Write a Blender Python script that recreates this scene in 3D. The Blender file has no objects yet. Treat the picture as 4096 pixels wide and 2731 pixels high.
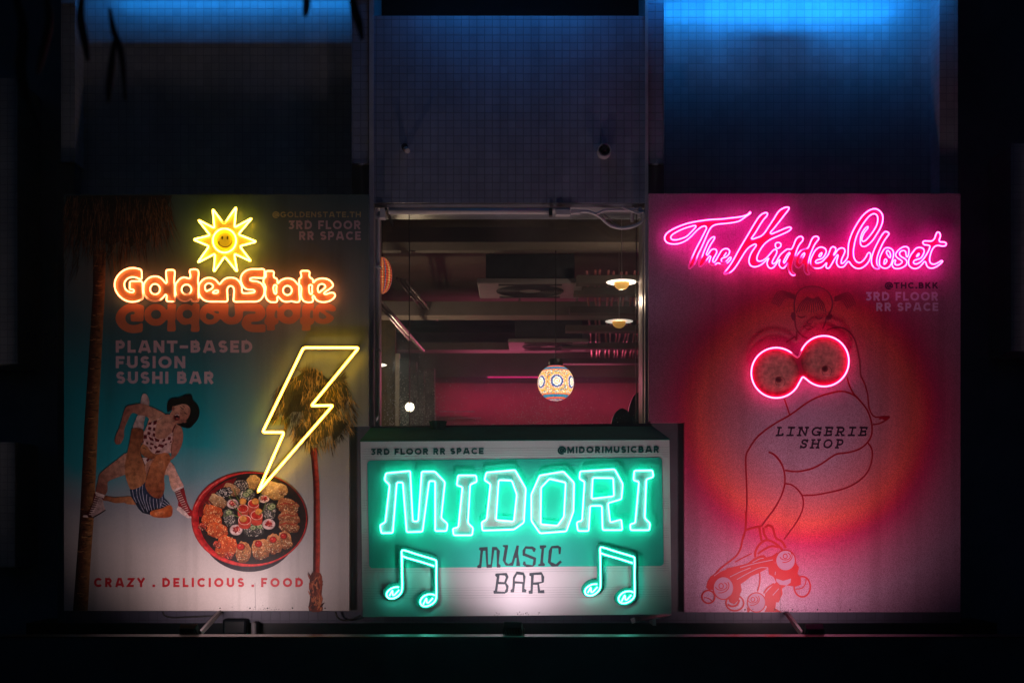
import bpy, bmesh, math, random
from mathutils import Vector
from mathutils.geometry import tessellate_polygon

S = bpy.context.scene
COL = S.collection
R = math.radians
random.seed(7)

# ------------------------------------------------------------------ camera
CAM_D = 9.0                      # metres from camera to the plane of the posters
PX, PY, PPM = 2090.0, 2090.0, 512.0   # optical axis and photo pixels per metre on that plane
cam_d = bpy.data.cameras.new('camera')
cam = bpy.data.objects.new('camera', cam_d)
COL.objects.link(cam)
cam.location = (0, -CAM_D, 0)
cam.rotation_euler = (R(90), 0, 0)
cam_d.sensor_width = 36.0
cam_d.lens = 36.0 * CAM_D / (4096 / PPM)
cam_d.shift_x = (2048 - PX) / 4096
cam_d.shift_y = (PY - 1365.5) / 4096
cam_d.clip_start = 0.1
cam_d.clip_end = 500
S.camera = cam
cam_d.dof.use_dof = True
cam_d.dof.focus_distance = CAM_D - 0.06
cam_d.dof.aperture_fstop = 2.2

# ------------------------------------------------------------------ sky (night)
wd = bpy.data.worlds.new('World')
S.world = wd
wd.use_nodes = True
wn = wd.node_tree
bg = wn.nodes['Background']
sky = wn.nodes.new('ShaderNodeTexSky')
sky.sky_type = 'NISHITA'
sky.sun_disc = False
sky.sun_elevation = R(-4)
sky.sun_rotation = R(200)
tint = wn.nodes.new('ShaderNodeMix'); tint.data_type = 'RGBA'; tint.blend_type = 'MULTIPLY'
tint.inputs[0].default_value = 1.0
tint.inputs[7].default_value = (0.20, 0.50, 1.0, 1)      # overcast city night, bluish
wn.links.new(sky.outputs[0], tint.inputs[6])
wn.links.new(tint.outputs[2], bg.inputs[0])
bg.inputs[1].default_value = 0.24

S.view_settings.view_transform = 'Standard'
S.view_settings.look = 'None'
S.view_settings.exposure = 0
S.view_settings.gamma = 1
S.render.engine = 'CYCLES'
S.cycles.use_denoising = True
S.cycles.max_bounces = 6
S.cycles.sample_clamp_indirect = 4

# ------------------------------------------------------------------ lamps of the place
def aim(o, target):
    o.rotation_euler = (Vector(target) - o.location).to_track_quat('-Z', 'Y').to_euler()

def Pn(px, py, Y=0.0):
    s = (CAM_D + Y) / CAM_D
    return Vector(((px - PX) / PPM * s, Y, (PY - py) / PPM * s))

K = 4096 / 2352
def Pd(x, y, Y=0.0):
    return Pn(x * K, y * K, Y)

def lamp(name, kind, loc, color, energy, target=None, size=None, blend=1.0, radius=0.05, parent=None):
    l = bpy.data.lights.new(name, kind)
    l.color = color
    l.energy = energy
    if kind == 'SPOT':
        l.spot_size = R(size); l.spot_blend = blend; l.shadow_soft_size = radius
    elif kind == 'AREA':
        l.shape = 'RECTANGLE'; l.size, l.size_y = size
    else:
        l.shadow_soft_size = radius
    o = bpy.data.objects.new(name, l)
    COL.objects.link(o)
    o.location = loc
    if target is not None:
        aim(o, target)
    if parent is not None:
        bpy.context.view_layer.update()
        o.parent = parent
        o.matrix_parent_inverse = parent.matrix_world.inverted()
    return o

# ------------------------------------------------------------------ colours
def lin(c):
    return tuple(((v / 255) / 12.92 if v / 255 <= 0.04045 else ((v / 255 + 0.055) / 1.055) ** 2.4) for v in c)

def H(s):
    s = s.lstrip('#')
    return lin((int(s[0:2], 16), int(s[2:4], 16), int(s[4:6], 16)))

def mix(a, b, t):
    return tuple(a[i] + (b[i] - a[i]) * t for i in range(3))

# ------------------------------------------------------------------ materials
def new_mat(name):
    m = bpy.data.materials.new(name)
    m.use_nodes = True
    nt = m.node_tree
    return m, nt, nt.nodes['Principled BSDF']

def coords(nt):
    return nt.nodes.new('ShaderNodeTexCoord').outputs['Object']

def add_noise(nt, scale, detail=4, rough=0.6):
    n = nt.nodes.new('ShaderNodeTexNoise')
    n.inputs['Scale'].default_value = scale
    n.inputs['Detail'].default_value = detail
    n.inputs['Roughness'].default_value = rough
    nt.links.new(coords(nt), n.inputs['Vector'])
    return n

def ramp(nt, fac, stops, interp='LINEAR'):
    r = nt.nodes.new('ShaderNodeValToRGB')
    r.color_ramp.interpolation = interp
    e = r.color_ramp.elements
    while len(e) < len(stops):
        e.new(0.5)
    for el, (p, c) in zip(e, stops):
        el.position = p
        el.color = (c[0], c[1], c[2], 1)
    nt.links.new(fac, r.inputs[0])
    return r

def mixc(nt, a, b, fac, mode='MIX'):
    m = nt.nodes.new('ShaderNodeMix')
    m.data_type = 'RGBA'
    m.blend_type = mode
    for sock, v in ((m.inputs[0], fac), (m.inputs[6], a), (m.inputs[7], b)):
        if hasattr(v, 'is_output'):
            nt.links.new(v, sock)
        elif isinstance(v, (int, float)):
            sock.default_value = v
        else:
            sock.default_value = (v[0], v[1], v[2], 1)
    return m.outputs[2]

def bump(nt, bs, h, strength=0.3, dist=0.01):
    b = nt.nodes.new('ShaderNodeBump')
    b.inputs['Strength'].default_value = strength
    b.inputs['Distance'].default_value = dist
    nt.links.new(h, b.inputs['Height'])
    nt.links.new(b.outputs[0], bs.inputs['Normal'])

def plain(name, c, rough=0.5, metal=0.0, var=0.25, scale=9.0, bmp=0.1):
    m, nt, bs = new_mat(name)
    n = add_noise(nt, scale, 6)
    n2 = add_noise(nt, scale * 9, 3)
    d = tuple(v * (1 - var) for v in c)
    l = tuple(min(1, v * (1 + var)) for v in c)
    r = ramp(nt, n.outputs[0], [(0.3, d), (0.7, l)])
    nt.links.new(r.outputs[0], bs.inputs['Base Color'])
    bs.inputs['Roughness'].default_value = rough
    bs.inputs['Metallic'].default_value = metal
    if bmp:
        bump(nt, bs, n2.outputs[0], bmp, 0.004)
    return m

def tile_mat(name, c, size=0.0612, rough=0.35, gr=0.68, bs_=0.5):
    m, nt, bs = new_mat(name)
    sep = nt.nodes.new('ShaderNodeSeparateXYZ'); nt.links.new(coords(nt), sep.inputs[0])
    add = nt.nodes.new('ShaderNodeMath'); add.operation = 'ADD'
    nt.links.new(sep.outputs['X'], add.inputs[0]); nt.links.new(sep.outputs['Y'], add.inputs[1])
    cmb = nt.nodes.new('ShaderNodeCombineXYZ')
    nt.links.new(add.outputs[0], cmb.inputs['X']); nt.links.new(sep.outputs['Z'], cmb.inputs['Y'])
    b = nt.nodes.new('ShaderNodeTexBrick')
    b.offset = 0.0; b.squash = 1.0
    nt.links.new(cmb.outputs[0], b.inputs['Vector'])
    b.inputs['Scale'].default_value = 1.0
    b.inputs['Brick Width'].default_value = size
    b.inputs['Row Height'].default_value = size
    b.inputs['Mortar Size'].default_value = 0.0032
    b.inputs['Mortar Smooth'].default_value = 0.3
    b.inputs['Bias'].default_value = 0.0
    b.inputs['Color1'].default_value = (*tuple(v * 0.9 for v in c), 1)
    b.inputs['Color2'].default_value = (*tuple(min(1, v * 1.06) for v in c), 1)
    b.inputs['Mortar'].default_value = (*tuple(v * gr for v in c), 1)
    n = add_noise(nt, 2.2, 6)
    # streaks of dirt running down
    st = nt.nodes.new('ShaderNodeTexNoise'); st.inputs['Scale'].default_value = 1.0; st.inputs['Detail'].default_value = 4
    mp = nt.nodes.new('ShaderNodeMapping'); mp.inputs['Scale'].default_value = (7.0, 7.0, 0.5)
    nt.links.new(coords(nt), mp.inputs[0]); nt.links.new(mp.outputs[0], st.inputs['Vector'])
    r1 = ramp(nt, st.outputs[0], [(0.35, (0.84, 0.84, 0.84)), (0.65, (1.0, 1.0, 1.0))])
    r2 = ramp(nt, n.outputs[0], [(0.3, (0.72, 0.72, 0.72)), (0.7, (1.0, 1.0, 1.0))])
    c1 = mixc(nt, b.outputs['Color'], r1.outputs[0], 1.0, 'MULTIPLY')
    c2 = mixc(nt, c1, r2.outputs[0], 1.0, 'MULTIPLY')
    nt.links.new(c2, bs.inputs['Base Color'])
    bs.inputs['Roughness'].default_value = rough
    inv = nt.nodes.new('ShaderNodeMath'); inv.operation = 'SUBTRACT'; inv.inputs[0].default_value = 1.0
    nt.links.new(b.outputs['Fac'], inv.inputs[1])
    n3 = add_noise(nt, 14.0, 3)
    ad = nt.nodes.new('ShaderNodeMath'); ad.operation = 'MULTIPLY_ADD'; ad.inputs[1].default_value = 0.5
    nt.links.new(n3.outputs[0], ad.inputs[0]); nt.links.new(inv.outputs[0], ad.inputs[2])
    bump(nt, bs, ad.outputs[0], bs_, 0.005)
    return m

def grain(nt, col, amount=0.3, scale=420.0):
    n = nt.nodes.new('ShaderNodeTexNoise')
    n.inputs['Scale'].default_value = scale
    n.inputs['Detail'].default_value = 2
    nt.links.new(coords(nt), n.inputs['Vector'])
    r = ramp(nt, n.outputs[0], [(0.28, (1 - amount,) * 3), (0.72, (1 + amount * 0.6,) * 3)])
    return mixc(nt, col, r.outputs[0], 1.0, 'MULTIPLY')

def weather(nt, bs, col):
    """rain runs and slight ripples in a stretched vinyl sheet"""
    mp = nt.nodes.new('ShaderNodeMapping'); mp.inputs['Scale'].default_value = (9.0, 9.0, 0.35)
    nt.links.new(coords(nt), mp.inputs[0])
    st = nt.nodes.new('ShaderNodeTexNoise'); st.inputs['Scale'].default_value = 1.0; st.inputs['Detail'].default_value = 5
    nt.links.new(mp.outputs[0], st.inputs['Vector'])
    r = ramp(nt, st.outputs[0], [(0.30, (0.80, 0.79, 0.78)), (0.5, (1.0, 1.0, 1.0))])
    n = add_noise(nt, 1.7, 2)
    bump(nt, bs, n.outputs[0], 0.25, 0.03)
    return mixc(nt, col, r.outputs[0], 0.8, 'MULTIPLY')

def print_mat(name, rough=0.42, amount=0.22):
    """ink on vinyl: the colour of each printed patch is stored with it"""
    m, nt, bs = new_mat(name)
    a = nt.nodes.new('ShaderNodeAttribute'); a.attribute_name = 'Col'
    n1 = add_noise(nt, 26.0, 5, 0.6)          # tonal variation of a printed photograph
    r1 = ramp(nt, n1.outputs[0], [(0.32, (0.50, 0.47, 0.46)), (0.62, (1.12, 1.10, 1.08))])
    c1 = mixc(nt, a.outputs['Color'], r1.outputs[0], 1.0, 'MULTIPLY')
    nt.links.new(grain(nt, c1, amount), bs.inputs['Base Color'])
    bs.inputs['Roughness'].default_value = rough
    bs.inputs['Specular IOR Level'].default_value = 0.3
    return m

def ink(name, c, rough=0.45, amount=0.22):
    m, nt, bs = new_mat(name)
    nt.links.new(grain(nt, c, amount), bs.inputs['Base Color'])
    bs.inputs['Roughness'].default_value = rough
    bs.inputs['Specular IOR Level'].default_value = 0.3
    return m

def neon_mat(name, c, strength, core=(1.5, 1.3, 1.3)):
    """glow attribute: 0..1 coloured silicone, 2..3 an added front strip imitating the overexposed white core"""
    m, nt, bs = new_mat(name)
    a = nt.nodes.new('ShaderNodeAttribute'); a.attribute_name = 'glow'
    gt = nt.nodes.new('ShaderNodeMath'); gt.operation = 'GREATER_THAN'; gt.inputs[1].default_value = 1.5
    nt.links.new(a.outputs['Fac'], gt.inputs[0])
    md = nt.nodes.new('ShaderNodeMath'); md.operation = 'SUBTRACT'
    tw = nt.nodes.new('ShaderNodeMath'); tw.operation = 'MULTIPLY'; tw.inputs[1].default_value = 2.0
    nt.links.new(gt.outputs[0], tw.inputs[0])
    nt.links.new(a.outputs['Fac'], md.inputs[0]); nt.links.new(tw.outputs[0], md.inputs[1])
    col = mixc(nt, tuple(v * strength for v in c), core, gt.outputs[0])
    nt.links.new(col, bs.inputs['Emission Color'])
    nt.links.new(md.outputs[0], bs.inputs['Emission Strength'])
    bs.inputs['Base Color'].default_value = (*mix(c, (1, 1, 1), 0.3), 1)
    bs.inputs['Roughness'].default_value = 0.3
    return m

def glow_mat(name, c, strength):
    m, nt, bs = new_mat(name)
    n = add_noise(nt, 30)
    r = ramp(nt, n.outputs[0], [(0.2, tuple(v * 0.85 for v in c)), (0.8, c)])
    nt.links.new(r.outputs[0], bs.inputs['Emission Color'])
    bs.inputs['Base Color'].default_value = (*c, 1)
    bs.inputs['Emission Strength'].default_value = strength
    return m

# ------------------------------------------------------------------ mesh building
class MB:
    def __init__(s):
        s.v = []; s.f = []; s.c = []; s.g = []      # vertices, faces, colour per face, glow per vertex
    def vert(s, p, g=1.0):
        s.v.append((p[0], p[1], p[2])); s.g.append(g); return len(s.v) - 1
    def face(s, ids, c=None):
        s.f.append(tuple(ids)); s.c.append(c)
    def quad(s, a, b, c, d, col=None):
        i = [s.vert(p) for p in (a, b, c, d)]; s.face(i, col)
    def box(s, lo, hi, col=None):
        x0, x1 = sorted((lo[0], hi[0])); y0, y1 = sorted((lo[1], hi[1])); z0, z1 = sorted((lo[2], hi[2]))
        b = len(s.v)
        for z in (z0, z1):
            for x, y in ((x0, y0), (x1, y0), (x1, y1), (x0, y1)):
                s.vert((x, y, z))
        for q in ((0, 3, 2, 1), (4, 5, 6, 7), (0, 1, 5, 4), (1, 2, 6, 5), (2, 3, 7, 6), (3, 0, 4, 7)):
            s.face([b + k for k in q], col)
    def prism(s, loops, y0, y1, col=None, sides=True):
        """flat outline(s) in X,Z extruded in Y; loops = [outer, hole, ...]"""
        L = [[Vector((p[0], p[1], 0)) for p in lp] for lp in loops]
        tris = tessellate_polygon(L)
        flat = [p for lp in L for p in lp]
        a = [s.vert((p[0], y0, p[1])) for p in flat]
        for t in tris:
            p, q, r = (flat[k] for k in t)
            o = (q - p).cross(r - p).z
            s.face([a[k] for k in (t if o > 0 else t[::-1])], col)
        if sides:
            b = [s.vert((p[0], y1, p[1])) for p in flat]
            for t in tris:
                p, q, r = (flat[k] for k in t)
                o = (q - p).cross(r - p).z
                s.face([b[k] for k in (t if o < 0 else t[::-1])], col)
            k = 0
            for lp in L:
                n = len(lp)
                for i in range(n):
                    j = (i + 1) % n
                    s.face([a[k + i], a[k + j], b[k + j], b[k + i]], col)
                k += n
    def tube(s, pts, r, n=8, closed=False, glow=None, up=Vector((0, 1, 0)), col=None, flat=1.0):
        pts = [Vector(p) for p in pts]
        m = len(pts); base = len(s.v)
        for i, p in enumerate(pts):
            a = pts[(i - 1) % m] if (closed or i > 0) else p
            b = pts[(i + 1) % m] if (closed or i < m - 1) else p
            t = (b - a)
            t = t.normalized() if t.length > 1e-9 else Vector((1, 0, 0))
            u = up - t * up.dot(t)
            if u.length < 1e-3:
                u = Vector((0, 0, 1)) - t * t.z
            u.normalize(); w = t.cross(u)
            g = glow[i] if glow else 1.0
            rr = r[i] if isinstance(r, (list, tuple)) else r
            for k in range(n):
                an = 2 * math.pi * k / n
                s.vert(p + (u * math.cos(an) * flat + w * math.sin(an)) * rr, g)
        for i in range(m if closed else m - 1):
            j = (i + 1) % m
            for k in range(n):
                l = (k + 1) % n
                s.face([base + i * n + k, base + i * n + l, base + j * n + l, base + j * n + k], col)
        if not closed:
            s.face([base + k for k in range(n)][::-1], col)
            s.face([base + (m - 1) * n + k for k in range(n)], col)
    def lathe(s, c, prof, n=32, axis='Z', col=None):
        """prof = [(radius, height)]"""
        base = len(s.v); c = Vector(c)
        for (r, h) in prof:
            for k in range(n):
                a = 2 * math.pi * k / n
                if axis == 'Z': p = (r * math.cos(a), r * math.sin(a), h)
                else: p = (r * math.cos(a), h, r * math.sin(a))
                s.vert(c + Vector(p))
        for i in range(len(prof) - 1):
            for k in range(n):
                l = (k + 1) % n
                s.face([base + i * n + k, base + i * n + l, base + (i + 1) * n + l, base + (i + 1) * n + k], col)

ORI = {}
def link(name, me, loc, parent):
    o = bpy.data.objects.new(name, me)
    COL.objects.link(o)
    if parent is None:
        o.location = loc
    else:
        o.parent = parent
    return o

def obj(name, mb, mat, parent=None, smooth=False, bevel=0.0):
    vs = mb.v
    if parent is not None:
        org = ORI[parent.name]
    else:
        xs = [p[0] for p in vs]; ys = [p[1] for p in vs]; zs = [p[2] for p in vs]
        org = Vector(((min(xs) + max(xs)) / 2, (min(ys) + max(ys)) / 2, min(zs)))
    me = bpy.data.meshes.new(name)
    me.from_pydata([(p[0] - org[0], p[1] - org[1], p[2] - org[2]) for p in vs], [], mb.f)
    me.materials.append(mat)
    if any(c is not None for c in mb.c):
        at = me.color_attributes.new('Col', 'FLOAT_COLOR', 'CORNER')
        k = 0
        buf = []
        for f, c in zip(mb.f, mb.c):
            c = c or (0.5, 0.5, 0.5)
            if isinstance(c[0], (tuple, list)):        # a colour for each corner
                for q in c: buf += [q[0], q[1], q[2], 1.0]
            else:
                buf += [c[0], c[1], c[2], 1.0] * len(f)
        at.data.foreach_set('color', buf)
    if any(abs(g - 1) > 1e-6 for g in mb.g) or name == 'neon_tube':
        at = me.attributes.new('glow', 'FLOAT', 'POINT')
        at.data.foreach_set('value', mb.g)
    if smooth:
        me.polygons.foreach_set('use_smooth', [True] * len(me.polygons))
    o = link(name, me, org, parent)
    ORI[o.name] = org
    if bevel:
        b = o.modifiers.new('bevel', 'BEVEL'); b.width = bevel; b.segments = 2; b.limit_method = 'ANGLE'
    return o

def thing(name, label, cat, loc, group=None):
    o = bpy.data.objects.new(name, None)
    COL.objects.link(o)
    o.empty_display_size = 0.1
    o.location = loc
    ORI[o.name] = Vector(loc)
    o['label'] = label; o['category'] = cat
    if group: o['group'] = group
    return o

def tag(o, label, cat, group=None):
    o['label'] = label; o['category'] = cat
    if group: o['group'] = group
    return o

def struct(o):
    o['kind'] = 'structure'; return o

def stuff(o, label=None, cat=None):
    o['kind'] = 'stuff'
    if label: o['label'] = label; o['category'] = cat
    return o

# ------------------------------------------------------------------ 2-D helpers (photo pixels)
def Z(x0, y0, sc):
    return lambda pts: [(x0 + p[0] * sc, y0 + p[1] * sc) for p in pts]

def catmull(p, closed=True, n=4):
    out = []; m = len(p)
    rng = range(m) if closed else range(m - 1)
    for i in rng:
        if closed:
            a, b, c, d = p[(i - 1) % m], p[i], p[(i + 1) % m], p[(i + 2) % m]
        else:
            a, b, c, d = p[max(i - 1, 0)], p[i], p[i + 1], p[min(i + 2, m - 1)]
        # centripetal-like damping: chord-scaled tangents
        l1 = math.dist(a, b) ** 0.5 + 1e-6; l2 = math.dist(b, c) ** 0.5 + 1e-6; l3 = math.dist(c, d) ** 0.5 + 1e-6
        def tan(u, v, w, la, lb):
            return [((v[k] - u[k]) / la - (w[k] - u[k]) / (la + lb) + (w[k] - v[k]) / lb) * l2 for k in (0, 1)]
        m1 = tan(a, b, c, l1, l2) if math.dist(a, b) > 1e-6 else [c[0] - b[0], c[1] - b[1]]
        m2 = tan(b, c, d, l2, l3) if math.dist(c, d) > 1e-6 else [c[0] - b[0], c[1] - b[1]]
        for j in range(n):
            t = j / n
            h1 = 2 * t**3 - 3 * t**2 + 1; h2 = t**3 - 2 * t**2 + t; h3 = -2 * t**3 + 3 * t**2; h4 = t**3 - t**2
            out.append(tuple(h1 * b[k] + h2 * m1[k] + h3 * c[k] + h4 * m2[k] for k in (0, 1)))
    if not closed: out.append(p[-1])
    return out

def fillet(p, r, n=4, closed=True):
    out = []; m = len(p)
    for i in range(m):
        if not closed and i in (0, m - 1):
            out.append(p[i]); continue
        a, b, c = Vector(p[i - 1]), Vector(p[i]), Vector(p[(i + 1) % m])
        u = (a - b); v = (c - b)
        q = min(r, u.length * 0.45, v.length * 0.45)
        s0 = b + u.normalized() * q; s1 = b + v.normalized() * q
        for j in range(n + 1):
            t = j / n
            w = s0 * (1 - t) ** 2 + b * 2 * t * (1 - t) + s1 * t * t
            out.append((w.x, w.y))
    return out

def ell(cx, cy, rx, ry, n=28, a0=0.0, a1=360.0, rot=0.0):
    full = abs(a1 - a0) >= 359.9
    m = n if full else n + 1
    out = []
    cr, sr = math.cos(R(rot)), math.sin(R(rot))
    for i in range(m):
        a = R(a0 + (a1 - a0) * i / n)
        x, y = rx * math.cos(a), ry * math.sin(a)
        out.append((cx + x * cr - y * sr, cy + x * sr + y * cr))
    return out

def strip(p, w, closed=False):
    """thick line -> list of quads; w may be a list (one width per point)"""
    m = len(p); L = []; Rr = []
    for i in range(m):
        a = p[(i - 1) % m] if (closed or i > 0) else None
        b = p[(i + 1) % m] if (closed or i < m - 1) else None
        ds = []
        if a is not None: ds.append((Vector(p[i]) - Vector(a)).normalized())
        if b is not None: ds.append((Vector(b) - Vector(p[i])).normalized())
        t = sum(ds, Vector((0, 0)))
        if t.length < 1e-6: t = ds[0]
        t = t.normalized()
        nrm = Vector((-t.y, t.x))
        k = max(0.45, abs(nrm.dot(Vector((-ds[0].y, ds[0].x)))))
        hw = (w[i] if isinstance(w, (list, tuple)) else w) / 2 / k
        q = Vector(p[i])
        L.append(q + nrm * hw); Rr.append(q - nrm * hw)
    quads = []
    for i in range(m if closed else m - 1):
        j = (i + 1) % m
        quads.append((L[i], L[j], Rr[j], Rr[i]))
    return quads

class Art:
    """flat printed patches on a board; each new patch lies a hair in front of the one before"""
    def __init__(s, Y, step=1.2e-5):
        s.mb = MB(); s.Y = Y; s.step = step; s.d = 0.0
    def next(s):
        s.d += s.step
        return s.Y - s.d
    def poly(s, pts, c, holes=()):
        y = s.next()
        loops = [[(Pn(q[0], q[1], y)[0], Pn(q[0], q[1], y)[2]) for q in lp] for lp in (pts, *holes)]
        s.mb.prism(loops, y, y, c, sides=False)
    def line(s, pts, w, c, closed=False):
        for qd in strip(pts, w, closed): pass
        y = s.next()
        base = {}
        for qd in strip(pts, w, closed):
            P4 = [Pn(q[0], q[1], y) for q in qd]
            n = (P4[1] - P4[0]).cross(P4[2] - P4[1])
            if n.y > 0: P4 = P4[::-1]
            s.mb.quad(*P4, col=c)
    def grad(s, rows, closed=False):
        """rows = list of (left point, right point, left colour, right colour)"""
        y = s.next()
        for (a, b, ca, cb), (c, d, cc, cd) in zip(rows[:-1], rows[1:]):
            q = [Pn(*a, y), Pn(*c, y), Pn(*d, y), Pn(*b, y)]
            cols = (ca, cc, cd, cb)
            if (q[1] - q[0]).cross(q[2] - q[1]).y > 0:
                q = q[::-1]; cols = cols[::-1]
            s.mb.quad(*q, col=cols)
    def disc(s, cx, cy, rx, ry, stops, n=40, rot=0.0, fx=0.0, fy=0.0):
        """round patch whose ink changes from the middle outwards; stops=[(t, colour)]"""
        y = s.next()
        rings = []
        for t, c in stops:
            if t == 0: rings.append(([s.mb.vert(Pn(cx + fx, cy + fy, y))], c))
            else: rings.append(([s.mb.vert(Pn(q[0] + fx * (1 - t), q[1] + fy * (1 - t), y)) for q in ell(cx, cy, rx * t, ry * t, n, rot=rot)], c))
        for (a, ca), (b, cb) in zip(rings[:-1], rings[1:]):
            for i in range(n):
                j = (i + 1) % n
                if len(a) == 1: s.mb.face([a[0], b[j], b[i]][::-1] if False else [a[0], b[i], b[j]][::-1], (ca, cb, cb))
                else: s.mb.face([a[i], a[j], b[j], b[i]], (ca, ca, cb, cb))
    def obj(s, name, mat, parent):
        return obj(name, s.mb, mat, parent)

# ------------------------------------------------------------------ lettering (monoline capitals)
def arc(cx, cy, rx, ry, a0, a1, n=12):
    return [(cx + rx * math.cos(R(a0 + (a1 - a0) * i / n)), cy + ry * math.sin(R(a0 + (a1 - a0) * i / n))) for i in range(n + 1)]

def glyph(ch, t):
    a, b, m = t / 2, 1 - t / 2, 0.51
    if ch == 'A': return [[(0.11, 0), (0.40, 1)], [(0.83, 0), (0.54, 1)], [(0.36, b), (0.58, b)], [(0.25, 0.28), (0.69, 0.28)]], 0.94
    if ch == 'B': return [[(a, 0), (a, 1)], [(a, b), (0.36, b)] + arc(0.36, (b + m) / 2, 0.19, (b - m) / 2, 90, -90) + [(a, m)], [(a, m), (0.38, m)] + arc(0.38, (a + m) / 2, 0.22, (m - a) / 2, 90, -90) + [(a, a)]], 0.6 + a
    if ch == 'C': return [arc(0.47, 0.5, 0.47 - a, 0.5 - a, 42, 318, 22)], 0.84
    if ch == 'D': return [[(a, 0), (a, 1)], [(a, b), (0.32, b)] + arc(0.32, 0.5, 0.48 - a, 0.5 - a, 90, -90, 16) + [(a, a)]], 0.80
    if ch == 'E': return [[(a, 0), (a, 1)], [(a, b), (0.64, b)], [(a, 0.5), (0.58, 0.5)], [(a, a), (0.64, a)]], 0.64
    if ch == 'F': return [[(a, 0), (a, 1)], [(a, b), (0.63, b)], [(a, 0.46), (0.55, 0.46)]], 0.63
    if ch == 'G': return [arc(0.47, 0.5, 0.47 - a, 0.5 - a, 42, 350, 24), [(0.5, 0.44), (0.92, 0.44)]], 0.92
    if ch == 'H': return [[(a, 0), (a, 1)], [(0.8 - a, 0), (0.8 - a, 1)], [(a, 0.5), (0.8 - a, 0.5)]], 0.8
    if ch == 'I': return [[(a, 0), (a, 1)]], t
    if ch == 'K': return [[(a, 0), (a, 1)], [(a, 0.36), (0.66, 1)], [(0.34, 0.56), (0.70, 0)]], 0.80
    if ch == 'L': return [[(a, 0), (a, 1)], [(a, a), (0.6, a)]], 0.6
    if ch == 'M': return [[(a, 0), (a, 1)], [(a, 0.95), (0.48, 0.22), (0.96 - a, 0.95)], [(0.96 - a, 0), (0.96 - a, 1)]], 0.96
    if ch == 'N': return [[(a, 0), (a, 1)], [(a, 0.96), (0.8 - a, 0.04)], [(0.8 - a, 0), (0.8 - a, 1)]], 0.8
    if ch == 'O': return [arc(0.48, 0.5, 0.48 - a, 0.5 - a, 0, 360, 30)], 0.96
    if ch == 'P': return [[(a, 0), (a, 1)], [(a, b), (0.36, b)] + arc(0.36, 0.66, 0.32 - a, 0.34 - a, 90, -90) + [(a, 0.32 + a)]], 0.68
    if ch == 'R': return [[(a, 0), (a, 1)], [(a, b), (0.38, b)] + arc(0.38, 0.68, 0.32 - a, 0.32 - a, 90, -90) + [(a, 0.36 + a)], [(0.36, 0.42), (0.62, 0)]], 0.74
    if ch == 'S': return [arc(0.34, (b + 0.5) / 2, 0.33 - a, (b - 0.5) / 2, 22, 250, 14) + arc(0.35, (a + 0.5) / 2, 0.34 - a, (0.5 - a) / 2, 70, -158, 14)], 0.69
    if ch == 'T': return [[(0, b), (0.76, b)], [(0.38, 0), (0.38, b)]], 0.76
    if ch == 'U': return [[(a, 1), (a, 0.38)] + arc(0.39, 0.38, 0.39 - a, 0.38 - a, 180, 360, 14) + [(0.78 - a, 1)]], 0.78
    if ch == 'Y': return [[(0.08, 1), (0.42, 0.46), (0.76, 1)], [(0.42, 0), (0.42, 0.46)]], 0.84
    if ch == 'Z': return [[(0.03, b), (0.62, b), (0.08, a), (0.68, a)]], 0.70
    if ch == '3': return [[(0.06, b), (0.54, b), (0.30, 0.58)], [(0.22, 0.56)] + arc(0.30, (a + 0.56) / 2, 0.34 - a, (0.56 - a) / 2, 80, -150, 14)], 0.66
    if ch == '@': return [arc(0.5, 0.45, 0.46, 0.50, -40, 300, 26), arc(0.47, 0.45, 0.17, 0.2, 0, 360, 16), [(0.70, 0.70), (0.70, 0.36)] + arc(0.81, 0.36, 0.11, 0.12, 180, 360, 8)], 1.0
    if ch == '.': return [[(0.0, t * 0.55), (t * 1.1, t * 0.55)]], t * 1.1
    if ch == '-': return [[(0, 0.48), (0.6, 0.48)]], 0.6
    return [], 0.30

def slab(ch, t):
    st, w = glyph(ch, t)
    a = t / 2; q = t * 0.42; st = list(st)
    def ser(x, y, r=0.2): st.append([(x - r, y), (x + r, y)])
    if ch in 'LINEHRP':
        for y in (q, 1 - q):
            ser(a, y, 0.22 if ch != 'I' else 0.34)
    if ch == 'H':
        for y in (q, 1 - q): ser(0.8 - a, y)
    if ch == 'N': ser(0.8 - a, 1 - q)
    if ch == 'R': ser(0.64, q, 0.16)
    if ch in 'LE': st.append([(w - q, 0), (w - q, 0.32)])
    if ch == 'E': st.append([(w - q, 1), (w - q, 0.7)]); st.append([(0.5, 0.36), (0.5, 0.64)])
    if ch == 'S': st.append([(0.06, 0), (0.06, 0.34)]); st.append([(0.62, 1), (0.62, 0.66)])
    if ch == 'G': st.append([(0.82, 1), (0.82, 0.66)]); st.append([(0.82, 0), (0.82, 0.44)])
    xs = [q_[0] for s_ in st for q_ in s_]
    lo, hi = min(min(xs), a - a), max(max(xs), w)
    return [[(q_[0] - lo, q_[1]) for q_ in s_] for s_ in st], hi - lo

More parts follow.
